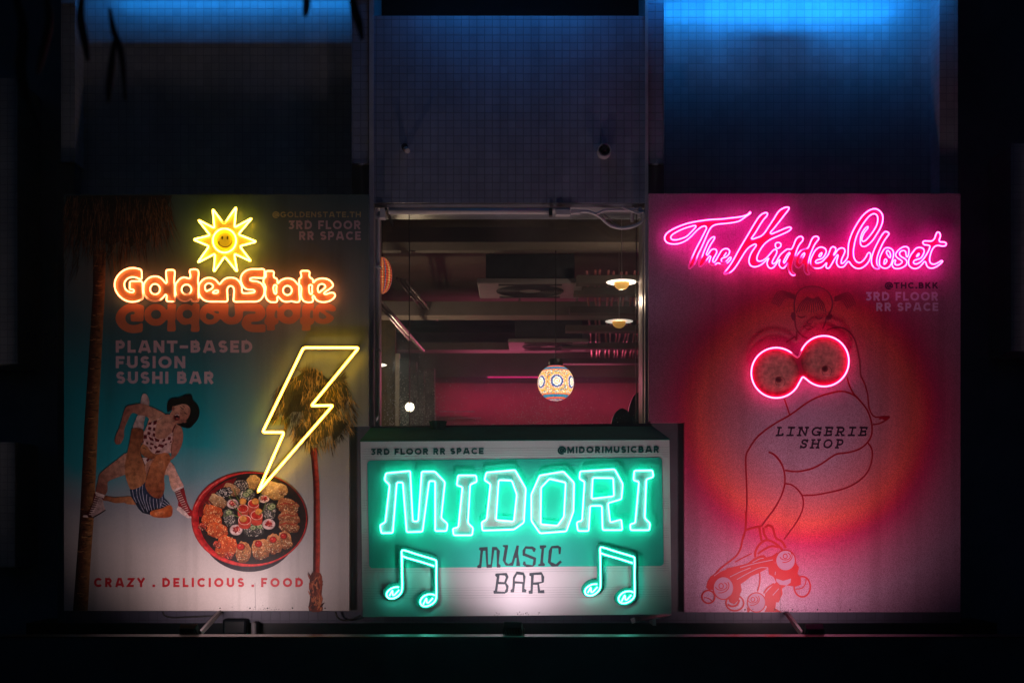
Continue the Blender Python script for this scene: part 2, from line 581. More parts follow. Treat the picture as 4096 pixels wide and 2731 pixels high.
def lettering(text, x0, x1, top, base, t, art, col, slope=0.0, tw=None, font=glyph, shear=0.0, mono=None, gapw=0.19, newart=None):
    """text between x0 and x1 (photo px), cap height from base to top; slope = rise of the baseline"""
    h = base - top
    gl = [font(c, t) for c in text]
    if mono:
        ws = [mono] * len(text)
    else:
        ws = [g[1] for g in gl]
    hx = ((x1 - x0) / h - gapw * max(0, len(text) - 1)) / sum(ws)
    hx = max(0.8, min(1.4, hx)) if len(text) > 1 else 1.0
    ws = [w * hx for w in ws]
    fixed = sum(ws) * h
    gap = ((x1 - x0) - fixed) / max(1, len(text) - 1)
    x = x0
    for ch, (st, w), adv in zip(text, gl, ws):
        if ch == ' ' and newart: art = newart()
        off = 0
        for s_ in st:
            pts = []
            for (u, v) in s_:
                X = x + off + (u * hx + shear * v) * h
                pts.append((X, base - v * h + slope * (X - x0)))
            if len(pts) < 2: continue
            cl = math.dist(pts[0], pts[-1]) < 1e-6
            art.line(pts[:-1] if cl else pts, t * h, col, closed=cl)
        x += adv * h + gap

# ================================================================== BUILDING
M_tile = tile_mat('wall_tile', (0.32, 0.34, 0.44), gr=0.62, bs_=0.8)
M_tile2 = tile_mat('bay_tile', (0.42, 0.44, 0.46), 0.0625, 0.3)
M_pil_shade = plain('pilaster_shade', (0.075, 0.08, 0.09), 0.7, var=0.35, scale=1.6)  # dark colour stands in for the shade on the lower pilasters
M_trim = plain('painted_trim', (0.42, 0.40, 0.43), 0.45, var=0.2, scale=5)
M_white = plain('white_plastic', (0.62, 0.58, 0.58), 0.45, var=0.12, scale=7)
M_black = plain('black_metal', (0.018, 0.018, 0.02), 0.4, var=0.3, scale=12)
M_steel = plain('galvanised_steel', (0.45, 0.43, 0.45), 0.4, 0.6, 0.2, 8)
M_asphalt = plain('asphalt', (0.05, 0.05, 0.052), 0.45, var=0.3, scale=3)
M_room = plain('room_paint', (0.30, 0.25, 0.235), 0.75, var=0.25, scale=1.5)
M_roomdark = plain('dark_ceiling', (0.17, 0.14, 0.125), 0.85, var=0.3, scale=1.3)

def fbox(mb, x0, y0, x1, y1, Yf, Yb, col=None):
    a = Pd(x0, y0, Yf); b = Pd(x1, y1, Yf)
    mb.box((a.x, Yf, b.z), (b.x, Yb, a.z), col)

def one(name, mat, parent, *boxes, bevel=0.0):
    mb = MB()
    for b in boxes: fbox(mb, *b)
    return obj(name, mb, mat, parent, bevel=bevel)

# ground far below, street
g = MB(); g.quad((-60, -70, -9), (60, -70, -9), (60, 40, -9), (-60, 40, -9))
struct(obj('ground', g, M_asphalt))

bld = thing('building', 'dark tiled building facade with two blue lit bays and a central window', 'building', Pd(1176, 1560, 0.5))
one('tile_wall', M_tile, bld, (858, 37, 1482, 466, 0.10, 0.60))
one('trim', M_trim, bld, (848, -190, 858, 1120, 0.085, 0.60))
one('trim', M_trim, bld, (1482, -190, 1489, 1120, 0.085, 0.60))
for (x0, x1) in ((808, 848), (1489, 1525)):
    one('pilaster', M_tile, bld, (x0, -190, x1, 375, 0.10, 0.62))
    one('shaded_pilaster', M_pil_shade, bld, (x0, 375, x1, 1400, 0.15, 0.62))
one('recess_wall', M_tile2, bld, (150, -190, 830, 1440, 0.30, 0.74))
one('recess_wall', M_tile2, bld, (1500, -190, 2180, 1440, 0.32, 0.74))
one('pilaster', M_tile2, bld, (140, -190, 172, 372, 0.12, 0.745), )
one('pilaster', M_tile2, bld, (2158, -190, 2200, 640, 0.12, 0.745))
one('shaded_pilaster', M_pil_shade, bld, (132, 372, 172, 1440, 0.17, 0.745))
one('shaded_pilaster', M_pil_shade, bld, (2158, 640, 2202, 1440, 0.17, 0.745))
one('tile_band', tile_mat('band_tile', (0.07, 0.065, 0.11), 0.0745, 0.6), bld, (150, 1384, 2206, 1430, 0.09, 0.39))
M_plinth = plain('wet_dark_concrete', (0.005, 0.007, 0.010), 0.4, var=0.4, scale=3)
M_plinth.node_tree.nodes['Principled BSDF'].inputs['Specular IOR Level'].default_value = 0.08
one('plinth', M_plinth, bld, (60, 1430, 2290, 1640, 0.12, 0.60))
M_side = plain('side_render', (0.16, 0.19, 0.24), 0.7, var=0.4, scale=1.2)
one('side_wall', M_side, bld, (-260, -120, 150, 1680, 0.90, 1.10))
one('side_wall', M_side, bld, (2190, -120, 2620, 1680, 0.90, 1.10))
one('side_pier', M_tile2, bld, (-80, 180, 40, 835, 0.45, 0.895))
one('side_pier', M_tile2, bld, (-80, 1015, 34, 1302, 0.45, 0.895))
one('side_pier', M_tile2, bld, (2322, 330, 2450, 806, 0.45, 0.895))
one('upper_void', M_black, bld, (840, -200, 1500, 70, 1.2, 1.3))
# glinting ledge and the dark parapet in front of the signs
mb = MB()
a = Pd(-200, 1465, -1.25); b = Pd(2560, 1465, -1.25)
mb.box((a.x, -1.25, a.z - 2.2), (b.x, -1.10, a.z))
obj('parapet', mb, plain('parapet_paint', (0.07, 0.09, 0.12), 0.5, var=0.4, scale=1.5), bld)
mb = MB(); mb.box((a.x, -1.26, a.z + 0.001), (b.x, -1.085, a.z + 0.012))
obj('coping', mb, plain('wet_metal', (0.012, 0.016, 0.022), 0.3, 0.3, 0.3, 5), bld, bevel=0.004)
mb = MB(); mb.box((a.x, -1.098, a.z - 0.62), (b.x, 0.115, a.z - 0.55))
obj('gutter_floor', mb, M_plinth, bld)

# ------------------------------------------------------------------ window
win = thing('window', 'wide shop window looking into a dim bar above the green sign', 'window', Pd(1170, 985, 0.28))
one('frame', M_trim, win, (859, 467, 1481, 477, 0.16, 0.34), (859, 478, 867, 1110, 0.18, 0.34), (1476, 478, 1481, 1110, 0.20, 0.34), bevel=0.003)
M_dark = plain('dark_seal', (0.02, 0.018, 0.02), 0.5)
for x in (939, 1461):
    one('glazing_bar', M_dark, win, (x, 478, x + 1.6, 1110, 0.285, 0.31))
mg, nt, bs = new_mat('window_glass')
tr = nt.nodes.new('ShaderNodeBsdfTransparent'); tr.inputs[0].default_value = (0.93, 0.95, 0.95, 1)
gl = nt.nodes.new('ShaderNodeBsdfGlossy'); gl.inputs['Roughness'].default_value = 0.03
mx = nt.nodes.new('ShaderNodeMixShader'); mx.inputs[0].default_value = 0.05
nt.links.new(tr.outputs[0], mx.inputs[1]); nt.links.new(gl.outputs[0], mx.inputs[2])
nt.links.new(mx.outputs[0], nt.nodes['Material Output'].inputs[0])
mb = MB(); mb.quad(Pd(866, 1112, 0.298), Pd(1478, 1112, 0.298), Pd(1478, 476, 0.298), Pd(866, 476, 0.298))
obj('pane', mb, mg, win)
one('sill', M_trim, win, (859, 1111, 1481, 1130, 0.12, 0.34))

# rain drops clinging to the lower part of the pane
md, nt, bs = new_mat('water_drop')
tl = nt.nodes.new('ShaderNodeBsdfTranslucent'); tl.inputs[0].default_value = (0.95, 0.95, 0.97, 1)
gl = nt.nodes.new('ShaderNodeBsdfGlossy'); gl.inputs['Roughness'].default_value = 0.1
mx = nt.nodes.new('ShaderNodeMixShader'); mx.inputs[0].default_value = 0.3
nt.links.new(tl.outputs[0], mx.inputs[1]); nt.links.new(gl.outputs[0], mx.inputs[2])
nt.links.new(mx.outputs[0], nt.nodes['Material Output'].inputs[0])
mb = MB()
rr = random.Random(3)
def drop(px, py, r):
    c = Pn(px, py, 0.296)
    n = 6; base = len(mb.v)
    for (q, h) in ((1.0, 0.0), (0.72, 0.55)):
        for k in range(n):
            an = 2 * math.pi * k / n
            mb.vert((c.x + r * q * math.cos(an), 0.296 - h * r, c.z + 1.2 * r * q * math.sin(an)))
    top = mb.vert((c.x, 0.296 - 0.8 * r, c.z))
    for k in range(n):
        l = (k + 1) % n
        mb.face([base + k, base + l, base + n + l, base + n + k]); mb.face([base + n + k, base + n + l, top])
for _ in range(1500):
    t = rr.random()
    if t < 0.45: px, py = rr.gauss(1640, 75), 1700 - abs(rr.gauss(0, 95))
    elif t < 0.9: px, py = rr.gauss(2180, 110), 1704 - abs(rr.gauss(0, 70))
    else: px, py = rr.uniform(1520, 2570), rr.uniform(1520, 1704)
    if 1530 < px < 2560: drop(px, py, rr.uniform(0.0014, 0.0042))
stuff(obj('raindrops', mb, md), 'tiny bright raindrops on the lower window glass', 'raindrops')

# ------------------------------------------------------------------ room behind the window
room = thing('bar_room', 'dim bar interior with a pink lit back wall and dark ceiling beams', 'room', (-0.3, 4.6, -1.6))
def rbox(name, mat, lo, hi):
    m = MB(); m.box(lo, hi); return obj(name, m, mat, room)
rbox('ceiling', M_roomdark, (-3.2, 0.61, 3.0), (2.6, 9.4, 3.15))
rbox('floor', M_roomdark, (-3.2, 0.61, -1.75), (2.6, 9.4, -1.6))
rbox('side_wall', M_room, (-3.2, 0.61, -1.6), (-3.05, 9.4, 3.0))
rbox('side_wall', M_room, (2.0, 0.61, -1.6), (2.15, 9.4, 3.0))
rbox('back_wall', M_room, (-3.05, 9.2, -1.6), (2.0, 9.35, 3.0))
rbox('front_wall', M_roomdark, (-3.05, 0.625, 2.62), (2.0, 0.70, 3.0))
M_pinkwall = plain('rose_wall', (0.70, 0.28, 0.36), 0.7, var=0.12, scale=2.5)
one('rose_wall', M_pinkwall, room, (1000, 858, 1477, 1250, 8.30, 8.40))
one('bulkhead', plain('bulkhead_paint', (0.33, 0.33, 0.30), 0.8, var=0.12, scale=2), room, (962, 806, 1490, 866, 7.60, 8.29))
for (y0, y1, Y, Yb, m) in ((497, 556, 0.95, 1.25, M_roomdark), (692, 724, 3.6, 3.9, M_room), (786, 803, 6.6, 6.9, M_room), (566, 575, 1.6, 1.7, M_room)):
    one('beam', m, room, (700, y0, 1560, y1, Y, Yb))
# doorway on the left with its pale post
one('post', plain('cream_paint', (0.55, 0.47, 0.38), 0.6), room, (908, 812, 917, 1260, 5.0, 5.12))
one('partition', plain('ochre_paint', (0.22, 0.16, 0.07), 0.8), room, (760, 690, 908, 1260, 5.4, 5.5))
one('door', M_black, room, (917, 824, 940, 1260, 5.05, 5.1))
one('curtain', plain('grey_curtain', (0.30, 0.26, 0.28), 0.9, var=0.4, scale=8), room, (945, 830, 957, 1260, 6.2, 6.3), (962, 850, 974, 1260, 6.25, 6.32), (978, 845, 998, 1260, 6.2, 6.3))
# two rails on the back wall
one('rail', M_white, room, (1010, 943, 1090, 946, 8.2, 8.24), (1035, 958, 1105, 961, 8.2, 8.24))

# pink strip lamp under the bulkhead
pk = thing('strip_lamp', 'pink light strip glowing along the underside of the bulkhead', 'strip lamp', Pd(1240, 868, 7.62))
mb = MB(); fbox(mb, 1120, 864.5, 1262, 867.5, 7.585, 7.60)
obj('light_strip', mb, glow_mat('pink_strip', (1.0, 0.03, 0.25), 0.6), pk)
lamp('pink_wash', 'AREA', Pd(1240, 872, 8.0), (1.0, 0.05, 0.22), 145, Pd(1240, 1100, 8.15), (3.0, 0.25), parent=pk)
lamp('pink_bounce', 'AREA', Pd(1235, 880, 7.5), (1.0, 0.15, 0.30), 12, (0.1, 3.0, 3.0), (2.2, 0.3), parent=pk)

# ------------------------------------------------------------------ air conditioners
M_acpanel = plain('ac_panel', (0.36, 0.33, 0.36), 0.5, var=0.1)
M_acbody = plain('ac_body', (0.05, 0.055, 0.065), 0.7)
ac_root = None
def make_ac(label):
    t = thing('air_conditioner', label, 'air conditioner', (0, 0, 0), 'ceiling air conditioners in the bar')
    m = MB(); m.box((-0.42, 0.06, 0.02), (0.42, 0.66, 0.26)); obj('casing', m, M_acbody, t, bevel=0.01)
    m = MB(); m.box((-0.50, 0.0, -0.03), (0.50, 0.74, 0.019)); obj('panel', m, M_acpanel, t, bevel=0.012)
    m = MB()
    for r in [0.10 + 0.02 * k for k in range(10)]:
        p = [(r * 1.15 * math.cos(R(a)), 0.37 + r * math.sin(R(a)), -0.033) for a in range(0, 360, 12)]
        m.tube(p, 0.0045, 5, True, up=Vector((0, 0, 1)))
    obj('grille', m, M_acbody, t)
    for y in (0.05, 0.65):
        m = MB(); m.box((-0.30, y, -0.036), (0.30, y + 0.04, -0.0305)); obj('louvre', m, M_acbody, t)
    for x in (-0.36, 0.36):
        m = MB(); m.tube([(x, 0.12, 0.26), (x, 0.12, 0.73)], 0.012, 6); obj('hanger', m, M_steel, t)
    return t
def dup(root, loc, label):
    r = root.copy(); COL.objects.link(r); r.location = loc; r['label'] = label
    ORI[r.name] = Vector(loc)
    for ch in list(root.children):
        if ch.type == 'LIGHT': continue
        c = ch.copy(); COL.objects.link(c); c.parent = r
        for gch in list(ch.children):
            d = gch.copy(); COL.objects.link(d); d.parent = c
    return r
ac = make_ac('dark box air conditioner nearer the window, upper of the two')
ac.location = Pd(1218, 643, 1.8)
dup(ac, Pd(1260, 780, 5.3), 'dark box air conditioner farther back, above the mosaic globe lantern')

# ------------------------------------------------------------------ ceiling rack of shiny rods
rk = thing('ceiling_rack', 'ceiling rack of thin shiny rods catching pink light behind the pendant lamps', 'ceiling rack', Pd(1420, 800, 3.0))
M_rod = plain('lacquered_rod', (0.85, 0.30, 0.33), 0.3, 0.3, 0.2, 4)
rx = [-0.02, 0.12, 0.2, 0.36, 0.46, 0.6, 0.68, 0.82, 0.9, 1.04, 1.12, 1.22]
for k, x in enumerate(rx):
    m = MB()
    x0 = 0.60 + x * 0.52; x1 = 1.02 + x * 0.50
    pts = [(x0 + (x1 - x0) * j / 12 + 0.006 * math.sin(j * 2.1 + k), 1.55 + 6.2 * j / 12, 2.30 + 0.012 * math.sin(j * 1.7 + k * 0.9)) for j in range(13)]
    m.tube(pts, 0.011, 8, up=Vector((0, 0, 1)))
    obj('rod', m, M_rod, rk, smooth=True)
for Y in (1.62, 2.15, 3.15, 4.3, 5.6, 7.0):
    m = MB(); m.box((0.50, Y, 2.21), (1.85, Y + 0.16, 2.282)); obj('crossbar', m, M_roomdark, rk)

# ------------------------------------------------------------------ pipes under the ceiling, left
M_pipe = plain('shiny_conduit', (0.32, 0.25, 0.27), 0.38, 0.6, 0.15, 6)
def pipe(label, pts, r, grp=None, name='ceiling_pipe', mat=None, parent=None):
    m = MB(); m.tube(pts, r, 10)
    o = obj(name, m, mat or M_pipe, None, smooth=True)
    return tag(o, label, 'pipe', grp)
pipe('shiny pipe running from the window frame under the red striped lantern', [Pd(870, 690, 0.75), Pd(905, 728, 1.6), Pd(945, 775, 3.0), Pd(972, 805, 4.2)], 0.02)
pipe('shiny thin pipe beside the longer pipe, left end behind the striped lantern', [Pd(866, 696, 0.75), Pd(900, 735, 1.6), Pd(940, 781, 3.0)], 0.012)
gp = 'row of short ceiling pipes at left'
for k, (x, y) in enumerate(((913, 640), (922, 641), (932, 643))):
    pipe('short ceiling pipe in the row right of the striped lantern', [Pd(x, y, 1.6), Pd(x + 50, y + 62, 3.4), Pd(x + 72, y + 92, 5.2)], 0.013, gp)

# ------------------------------------------------------------------ lamps hanging in the bar
M_shade = plain('white_enamel', (0.85, 0.82, 0.76), 0.3, var=0.05)
def pendant(label, g):
    t = thing('pendant_lamp', label, 'pendant lamp', (0, 0, 0), 'disc pendant lamps over the bar')
    m = MB(); m.lathe((0, 0, 0), [(0.0, 0.022), (0.05, 0.022), (0.138, 0.002), (0.14, 0.0), (0.06, 0.004), (0.0, 0.004)], 40); obj('shade', m, M_shade, t, smooth=True)
    m = MB(); m.lathe((0, 0, 0), [(0.136, -0.001), (0.06, 0.0025), (0.0, 0.0025)], 40); obj('lit_underside', m, glow_mat('lit_enamel', (1.0, 0.93, 0.8), 1.5 * g), t)  # bulb light on the enamel underside, put in as glow
    m = MB(); m.lathe((0, 0, 0), [(0.068, -0.006)] + [(0.068 * math.cos(R(a)), -0.006 - 0.062 * math.sin(R(a))) for a in range(10, 91, 10)], 32)
    obj('globe', m, glow_mat('amber_globe', (1.0, 0.50, 0.10), 0.62 * g), t, smooth=True)
    m = MB(); m.tube([(0, 0, 0.022), (0, 0, 0.75)], 0.0028, 6, up=Vector((1, 0, 0))); obj('cord', m, M_white, t)
    m = MB(); m.lathe((0, 0, 0), [(0.0, 0.0015), (0.034, 0.0015), (0.034, -0.004), (0.0, -0.004)], 24); obj('bulb', m, glow_mat('bulb_glow', (1.0, 0.86, 0.62), 6.0 * g), t)
    m = MB(); m.lathe((0, 0, 0), [(0.0, 0.75), (0.055, 0.75), (0.055, 0.772), (0.0, 0.772)], 24); obj('ceiling_rose', m, M_white, t)
    return t
pd1 = pendant('bright disc pendant lamp with amber globe, nearer and brighter one', 1.0)
pd1.location = Pd(1428, 648, 0.62)
pd1.scale = (0.94,) * 3
pd2 = pendant('dimmer disc pendant lamp hanging lower and farther back', 0.45); pd2.location = Pd(1422, 738, 2.4)
lamp('pendant_light', 'POINT', Pd(1428, 692, 0.80), (1.0, 0.72, 0.5), 5.0, radius=0.03, parent=None)

# mosaic globe lantern
def bead_mat(name, st):
    m, nt, bs = new_mat(name)
    a = nt.nodes.new('ShaderNodeAttribute'); a.attribute_name = 'Col'
    bs.inputs['Base Color'].default_value = (0.03, 0.03, 0.03, 1)
    nt.links.new(a.outputs['Color'], bs.inputs['Emission Color'])
    bs.inputs['Emission Strength'].default_value = st
    bs.inputs['Roughness'].default_value = 0.6
    bs.inputs['Specular IOR Level'].default_value = 0.1
    return m
cG = Pn(2223, 1531, 1.5); rG = 0.165
lt = thing('mosaic_lantern', 'glowing round mosaic lantern with blue and orange ring patterns', 'lantern', cG - Vector((0, 0, rG)))
mb = MB(); rr = random.Random(11)
NU, NV = 132, 74
YEL, ORA, RED, BLU, TEA, WHT, PAL = H('#f0a838'), H('#e06a2c'), H('#d0402c'), H('#1c4c8c'), H('#347a90'), H('#fff3d8'), H('#e8b088')
for iv in range(NV):
    th0 = math.pi * iv / NV; th1 = math.pi * (iv + 1) / NV
    for iu in range(NU):
        u0 = 2 * math.pi * iu / NU; u1 = 2 * math.pi * (iu + 1) / NU
        thc = (th0 + th1) / 2; uc = (u0 + u1) / 2
        lat = math.degrees(math.pi / 2 - thc)
        d = 1e9
        for k in range(6):
            cu = R(-90 + 2 + 60 * k)
            dot = math.sin(thc) * math.cos(uc - cu)
            d = min(d, math.degrees(math.acos(max(-1, min(1, dot)))))
        if abs(lat) > 66: c = BLU if (iv % 4 < 2) else PAL
        elif abs(lat) > 55: c = mix(RED, ORA, rr.random())
        elif abs(lat) > 43: c = TEA if rr.random() < 0.8 else BLU
        elif abs(lat) > 40: c = ORA
        elif d < 3.5: c = H('#f8c068')
        elif d < 7: c = WHT
        elif d < 9.5: c = ORA
        elif d < 14: c = WHT
        elif d < 19.5: c = BLU
        elif d < 22.5: c = H('#d8503a') if (iu + iv) % 2 else WHT
        elif d < 25.5: c = PAL
        elif d < 29: c = YEL
        else: c = rr.choice([YEL, YEL, WHT, ORA, PAL, TEA, TEA, H('#d8c088')])
        j = 0.75 + 0.5 * rr.random()
        c = tuple(v * j for v in c)
        k = 0.92
        def q(th, u, r=rG):
            return cG + Vector((math.sin(th) * math.cos(u), math.sin(th) * math.sin(u), math.cos(th))) * r
        mb.quad(q(th1, u0), q(th1, u1), q(th0, u1), q(th0, u0), c)
obj('globe', mb, bead_mat('mosaic_beads', 1.7), lt)
mb = MB(); mb.lathe(cG, [(0.0, rG + 0.055), (0.06, rG + 0.05), (0.066, rG + 0.02), (0.062, rG - 0.012), (0.0, rG - 0.012)], 24)
obj('cap', mb, M_black, lt, smooth=False)
mb = MB(); mb.tube([cG + Vector((0, 0, rG + 0.05)), Vector((cG.x, cG.y, 3.0))], 0.004, 6, up=Vector((1, 0, 0))); obj('cord', mb, M_black, lt)
lamp('mosaic_lantern_light', 'POINT', cG + Vector((0, -0.3, 0)), (1.0, 0.75, 0.45), 0.5, radius=0.1)

# red striped lantern at the left jamb
cL = Pn(1528, 1102, 0.62)
sl = thing('striped_lantern', 'red and orange beaded oval lantern beside the left window frame', 'lantern', cL - Vector((0, 0, 0.15)))
mb = MB()
NU, NV = 60, 44
for iv in range(NV):
    for iu in range(NU):
        a0, a1 = math.pi * iv / NV, math.pi * (iv + 1) / NV
        u0, u1 = 2 * math.pi * iu / NU, 2 * math.pi * (iu + 1) / NU
        c = [RED, H('#e8442e'), ORA, H('#f0a060'), TEA][iu % 5 if iu % 2 else (iu // 2) % 4]
        j = 0.55 + 0.8 * rr.random()
        if iv % 2: j *= 0.55
        c = tuple(v * j for v in c)
        q = lambda th, u: cL + Vector((0.085 * math.sin(th) * math.cos(u), 0.085 * math.sin(th) * math.sin(u), 0.152 * math.cos(th)))
        mb.quad(q(a1, u0), q(a1, u1), q(a0, u1), q(a0, u0), c)
obj('shade', mb, bead_mat('striped_beads', 0.7), sl)
mb = MB(); mb.tube([cL + Vector((0, 0, 0.15)), Vector((cL.x, cL.y, 2.62))], 0.004, 6, up=Vector((1, 0, 0))); obj('cord', mb, M_black, sl)

# round wall lamp and small spot
cW = Pn(1639, 1628, 3.9)
wl = thing('wall_lamp', 'small white globe wall lamp shining beside the dark door', 'wall lamp', cW - Vector((0, 0, 0.055)))
mb = MB(); mb.lathe(cW, [(0.052 * math.sin(R(a)), 0.052 * math.cos(R(a))) for a in range(0, 181, 10)], 24)
obj('globe', mb, glow_mat('warm_globe', (1.0, 0.9, 0.7), 2.2), wl, smooth=True)
mb = MB(); mb.lathe(cW + Vector((0, 0.03, 0)), [(0.0, 0.07), (0.03, 0.07), (0.03, 0.03), (0.0, 0.03)], 16, axis='Y'); obj('mount', mb, M_black, wl)
lamp('wall_lamp_light', 'POINT', cW + Vector((0, -0.12, 0)), (1.0, 0.72, 0.42), 14.0, radius=0.05)
cS = Pn(1534, 1460, 2.2)
sp = thing('spot_lamp', 'small bright spot lamp near the left end of the window', 'spot lamp', cS)
mb = MB()
for k in range(12):
    pass
prof = [(0.0, 0.0), (0.02, 0.0), (0.018, 0.03), (0.006, 0.062), (0.0, 0.066)]
tmp = MB(); tmp.lathe((0, 0, 0), prof, 16)
mb.v = [(cS.x - 0.035 + p[2], cS.y + p[1], cS.z + p[0] * 0.8) for p in tmp.v]; mb.g = tmp.g; mb.f = tmp.f; mb.c = tmp.c
lamp('spot_lamp_light', 'POINT', cS + Vector((0.12, 0.3, 0.05)), (1.0, 0.74, 0.5), 9.0, radius=0.05)
obj('lens', mb, glow_mat('spot_glow', (1.0, 0.85, 0.65), 2.5), sp)
mb = MB(); mb.tube([cS + Vector((-0.035, 0.0, 0.01)), cS + Vector((-0.10, 0.05, 0.02)), cS + Vector((-0.14, 0.05, 0.3))], 0.014, 8); obj('arm', mb, M_black, sp)

# dark round-backed chairs by the glass
def chair(label, c, w, h):
    t = thing('bar_chair', label, 'chair', (c.x, c.y, c.z - h - 1.0), 'dark chairs against the window')
    m = MB()
    n = 24
    prof = [(w / 2 * math.cos(R(a)) , h / 2 * math.sin(R(a))) for a in range(0, 360, 15)]
    out = []
    for (x, z) in prof:
        z2 = z if z > 0 else z * 1.25
        out.append((c.x + x, c.z - h / 2 + z2))
    m.prism([out], c.y, c.y + 0.07); obj('backrest', m, M_black, t, bevel=0.02)
    m = MB(); m.box((c.x - w * 0.5, c.y + 0.07, c.z - h - 0.32), (c.x + w * 0.5, c.y + 0.5, c.z - h - 0.25)); obj('seat', m, M_black, t, bevel=0.02)
    for sx in (-1, 1):
        for dy in (0.09, 0.45):
            m = MB(); m.tube([(c.x + sx * w * 0.42, c.y + dy, c.z - h - 0.32), (c.x + sx * w * 0.48, c.y + dy, c.z - h - 1.0)], 0.016, 8, up=Vector((0, 1, 0))); obj('leg', m, M_black, t)
    return t
chair('dark round-backed chair behind the glass, lower left of the two', Pn(2489, 1634, 0.72), 0.185, 0.30)
chair('dark round-backed chair behind the glass, taller one at the frame', Pn(2556, 1570, 0.95), 0.19, 0.46)

# ------------------------------------------------------------------ conduits at the head of the window
cb = thing('awning_roller', 'pale awning roller tube fixed along the top of the window', 'awning roller', Pd(1090, 492, 0.08))
mb = MB(); mb.tube([Pd(893, 486, 0.10), Pd(1262, 486, 0.10)], 0.021, 14); mb.tube([Pd(893, 480, 0.12), Pd(1310, 480, 0.12)], 0.012, 10)
obj('tube', mb, M_white, cb, smooth=True)
for b_ in ((1276, 480, 1310, 493, 0.06, 0.13), (1311, 481, 1333, 490, 0.075, 0.12), (872, 479, 884, 500, 0.06, 0.14)):
    mb = MB(); fbox(mb, *b_); obj('end_bracket', mb, M_white, cb, bevel=0.004)
mb = MB(); fbox(mb, 1261, 478, 1269, 494, 0.07, 0.13); obj('clamp', mb, M_black, cb)
mb = MB(); mb.tube([Pd(886, 480, 0.08), Pd(893, 496, 0.2), Pd(902, 518, 0.27)], 0.012, 8); obj('strut', mb, M_black, cb)
def cable(label, pts, r, mat=None):
    m = MB(); m.tube([Pd(*p) for p in pts], r, 8); return tag(obj('cable', m, mat or M_white, None, smooth=True), label, 'cable')
def cpts(p, Y, n=5):
    return [(x, y, Y) for (x, y) in catmull(p, False, n)]
cable('pale thick cable looping down at the top right window corner', cpts([(1333, 486), (1352, 487), (1378, 498), (1400, 517), (1425, 524), (1455, 520), (1474, 508), (1478, 490), (1470, 482)], 0.11), 0.013)
cable('pale cable running straight across the top right window corner', cpts([(1366, 494), (1388, 484), (1410, 483), (1445, 483), (1462, 480)], 0.10), 0.011)
cable('thin pale cable hanging inside the larger cable loop', cpts([(1384, 492), (1396, 500), (1412, 514), (1424, 518)], 0.12), 0.006)
cable('pale cable slanting from the ceiling rose to the corner joint', cpts([(1428, 476), (1446, 483), (1466, 490), (1478, 486)], 0.095), 0.009)
dp = thing('pipe_joint', 'pale pipe joint with two stubs in the top right window corner', 'pipe joint', Pd(1462, 515, 0.1))
mb = MB(); mb.tube([Pd(1452, 483, 0.12), Pd(1452, 510, 0.12)], 0.014, 8, up=Vector((0, 1, 0))); mb.tube([Pd(1470, 477, 0.12), Pd(1470, 500, 0.12)], 0.017, 8); mb.tube([Pd(1448, 485, 0.13), Pd(1480, 485, 0.13)], 0.015, 8)
obj('stub', mb, M_white, dp)
vp = thing('drain_pipe', 'pale vertical pipe down the left window jamb', 'pipe', Pd(867, 985, 0.1))
mb = MB(); mb.tube([Pd(880, 489, 0.10), Pd(871, 490, 0.10), Pd(868.5, 497, 0.10), Pd(868, 620, 0.10), Pd(868, 1000, 0.10)], 0.017, 10); obj('pipe', mb, M_white, vp, smooth=True)
for y in (496, 609, 800):
    mb = MB(); fbox(mb, 862, y, 874, y + 5, 0.07, 0.13); obj('clip', mb, M_white, vp)
# pipe outlets in the tiled wall
t = thing('wall_outlet', 'round pipe outlet ring in the tiled wall above the window', 'pipe outlet', Pd(1388, 362, 0.05))
c = Pd(1388, 346, 0.05)
mb = MB(); mb.lathe(c, [(0.054, 0.05), (0.054, -0.02), (0.044, -0.02), (0.044, 0.045)], 28, axis='Y'); obj('ring', mb, M_trim, t, smooth=False)
mb = MB(); mb.lathe(c + Vector((0, 0, 0.014)), [(0.0, -0.03), (0.022, -0.03), (0.024, 0.03), (0.0, 0.045)], 18, axis='Y'); obj('plug', mb, M_dark, t)
t = thing('pipe_stub', 'small cut pipe stub poking out of the tiled wall, left', 'pipe', Pd(934, 350, 0.02))
mb = MB(); mb.tube([Pd(931, 341, 0.11), Pd(936, 347, -0.02)], 0.02, 12); obj('pipe', mb, M_trim, t)
mb = MB(); mb.lathe(Pd(930, 339, 0.09), [(0.0, -0.02), (0.026, -0.02), (0.026, 0.01)], 16, axis='Y'); obj('collar', mb, M_dark, t)

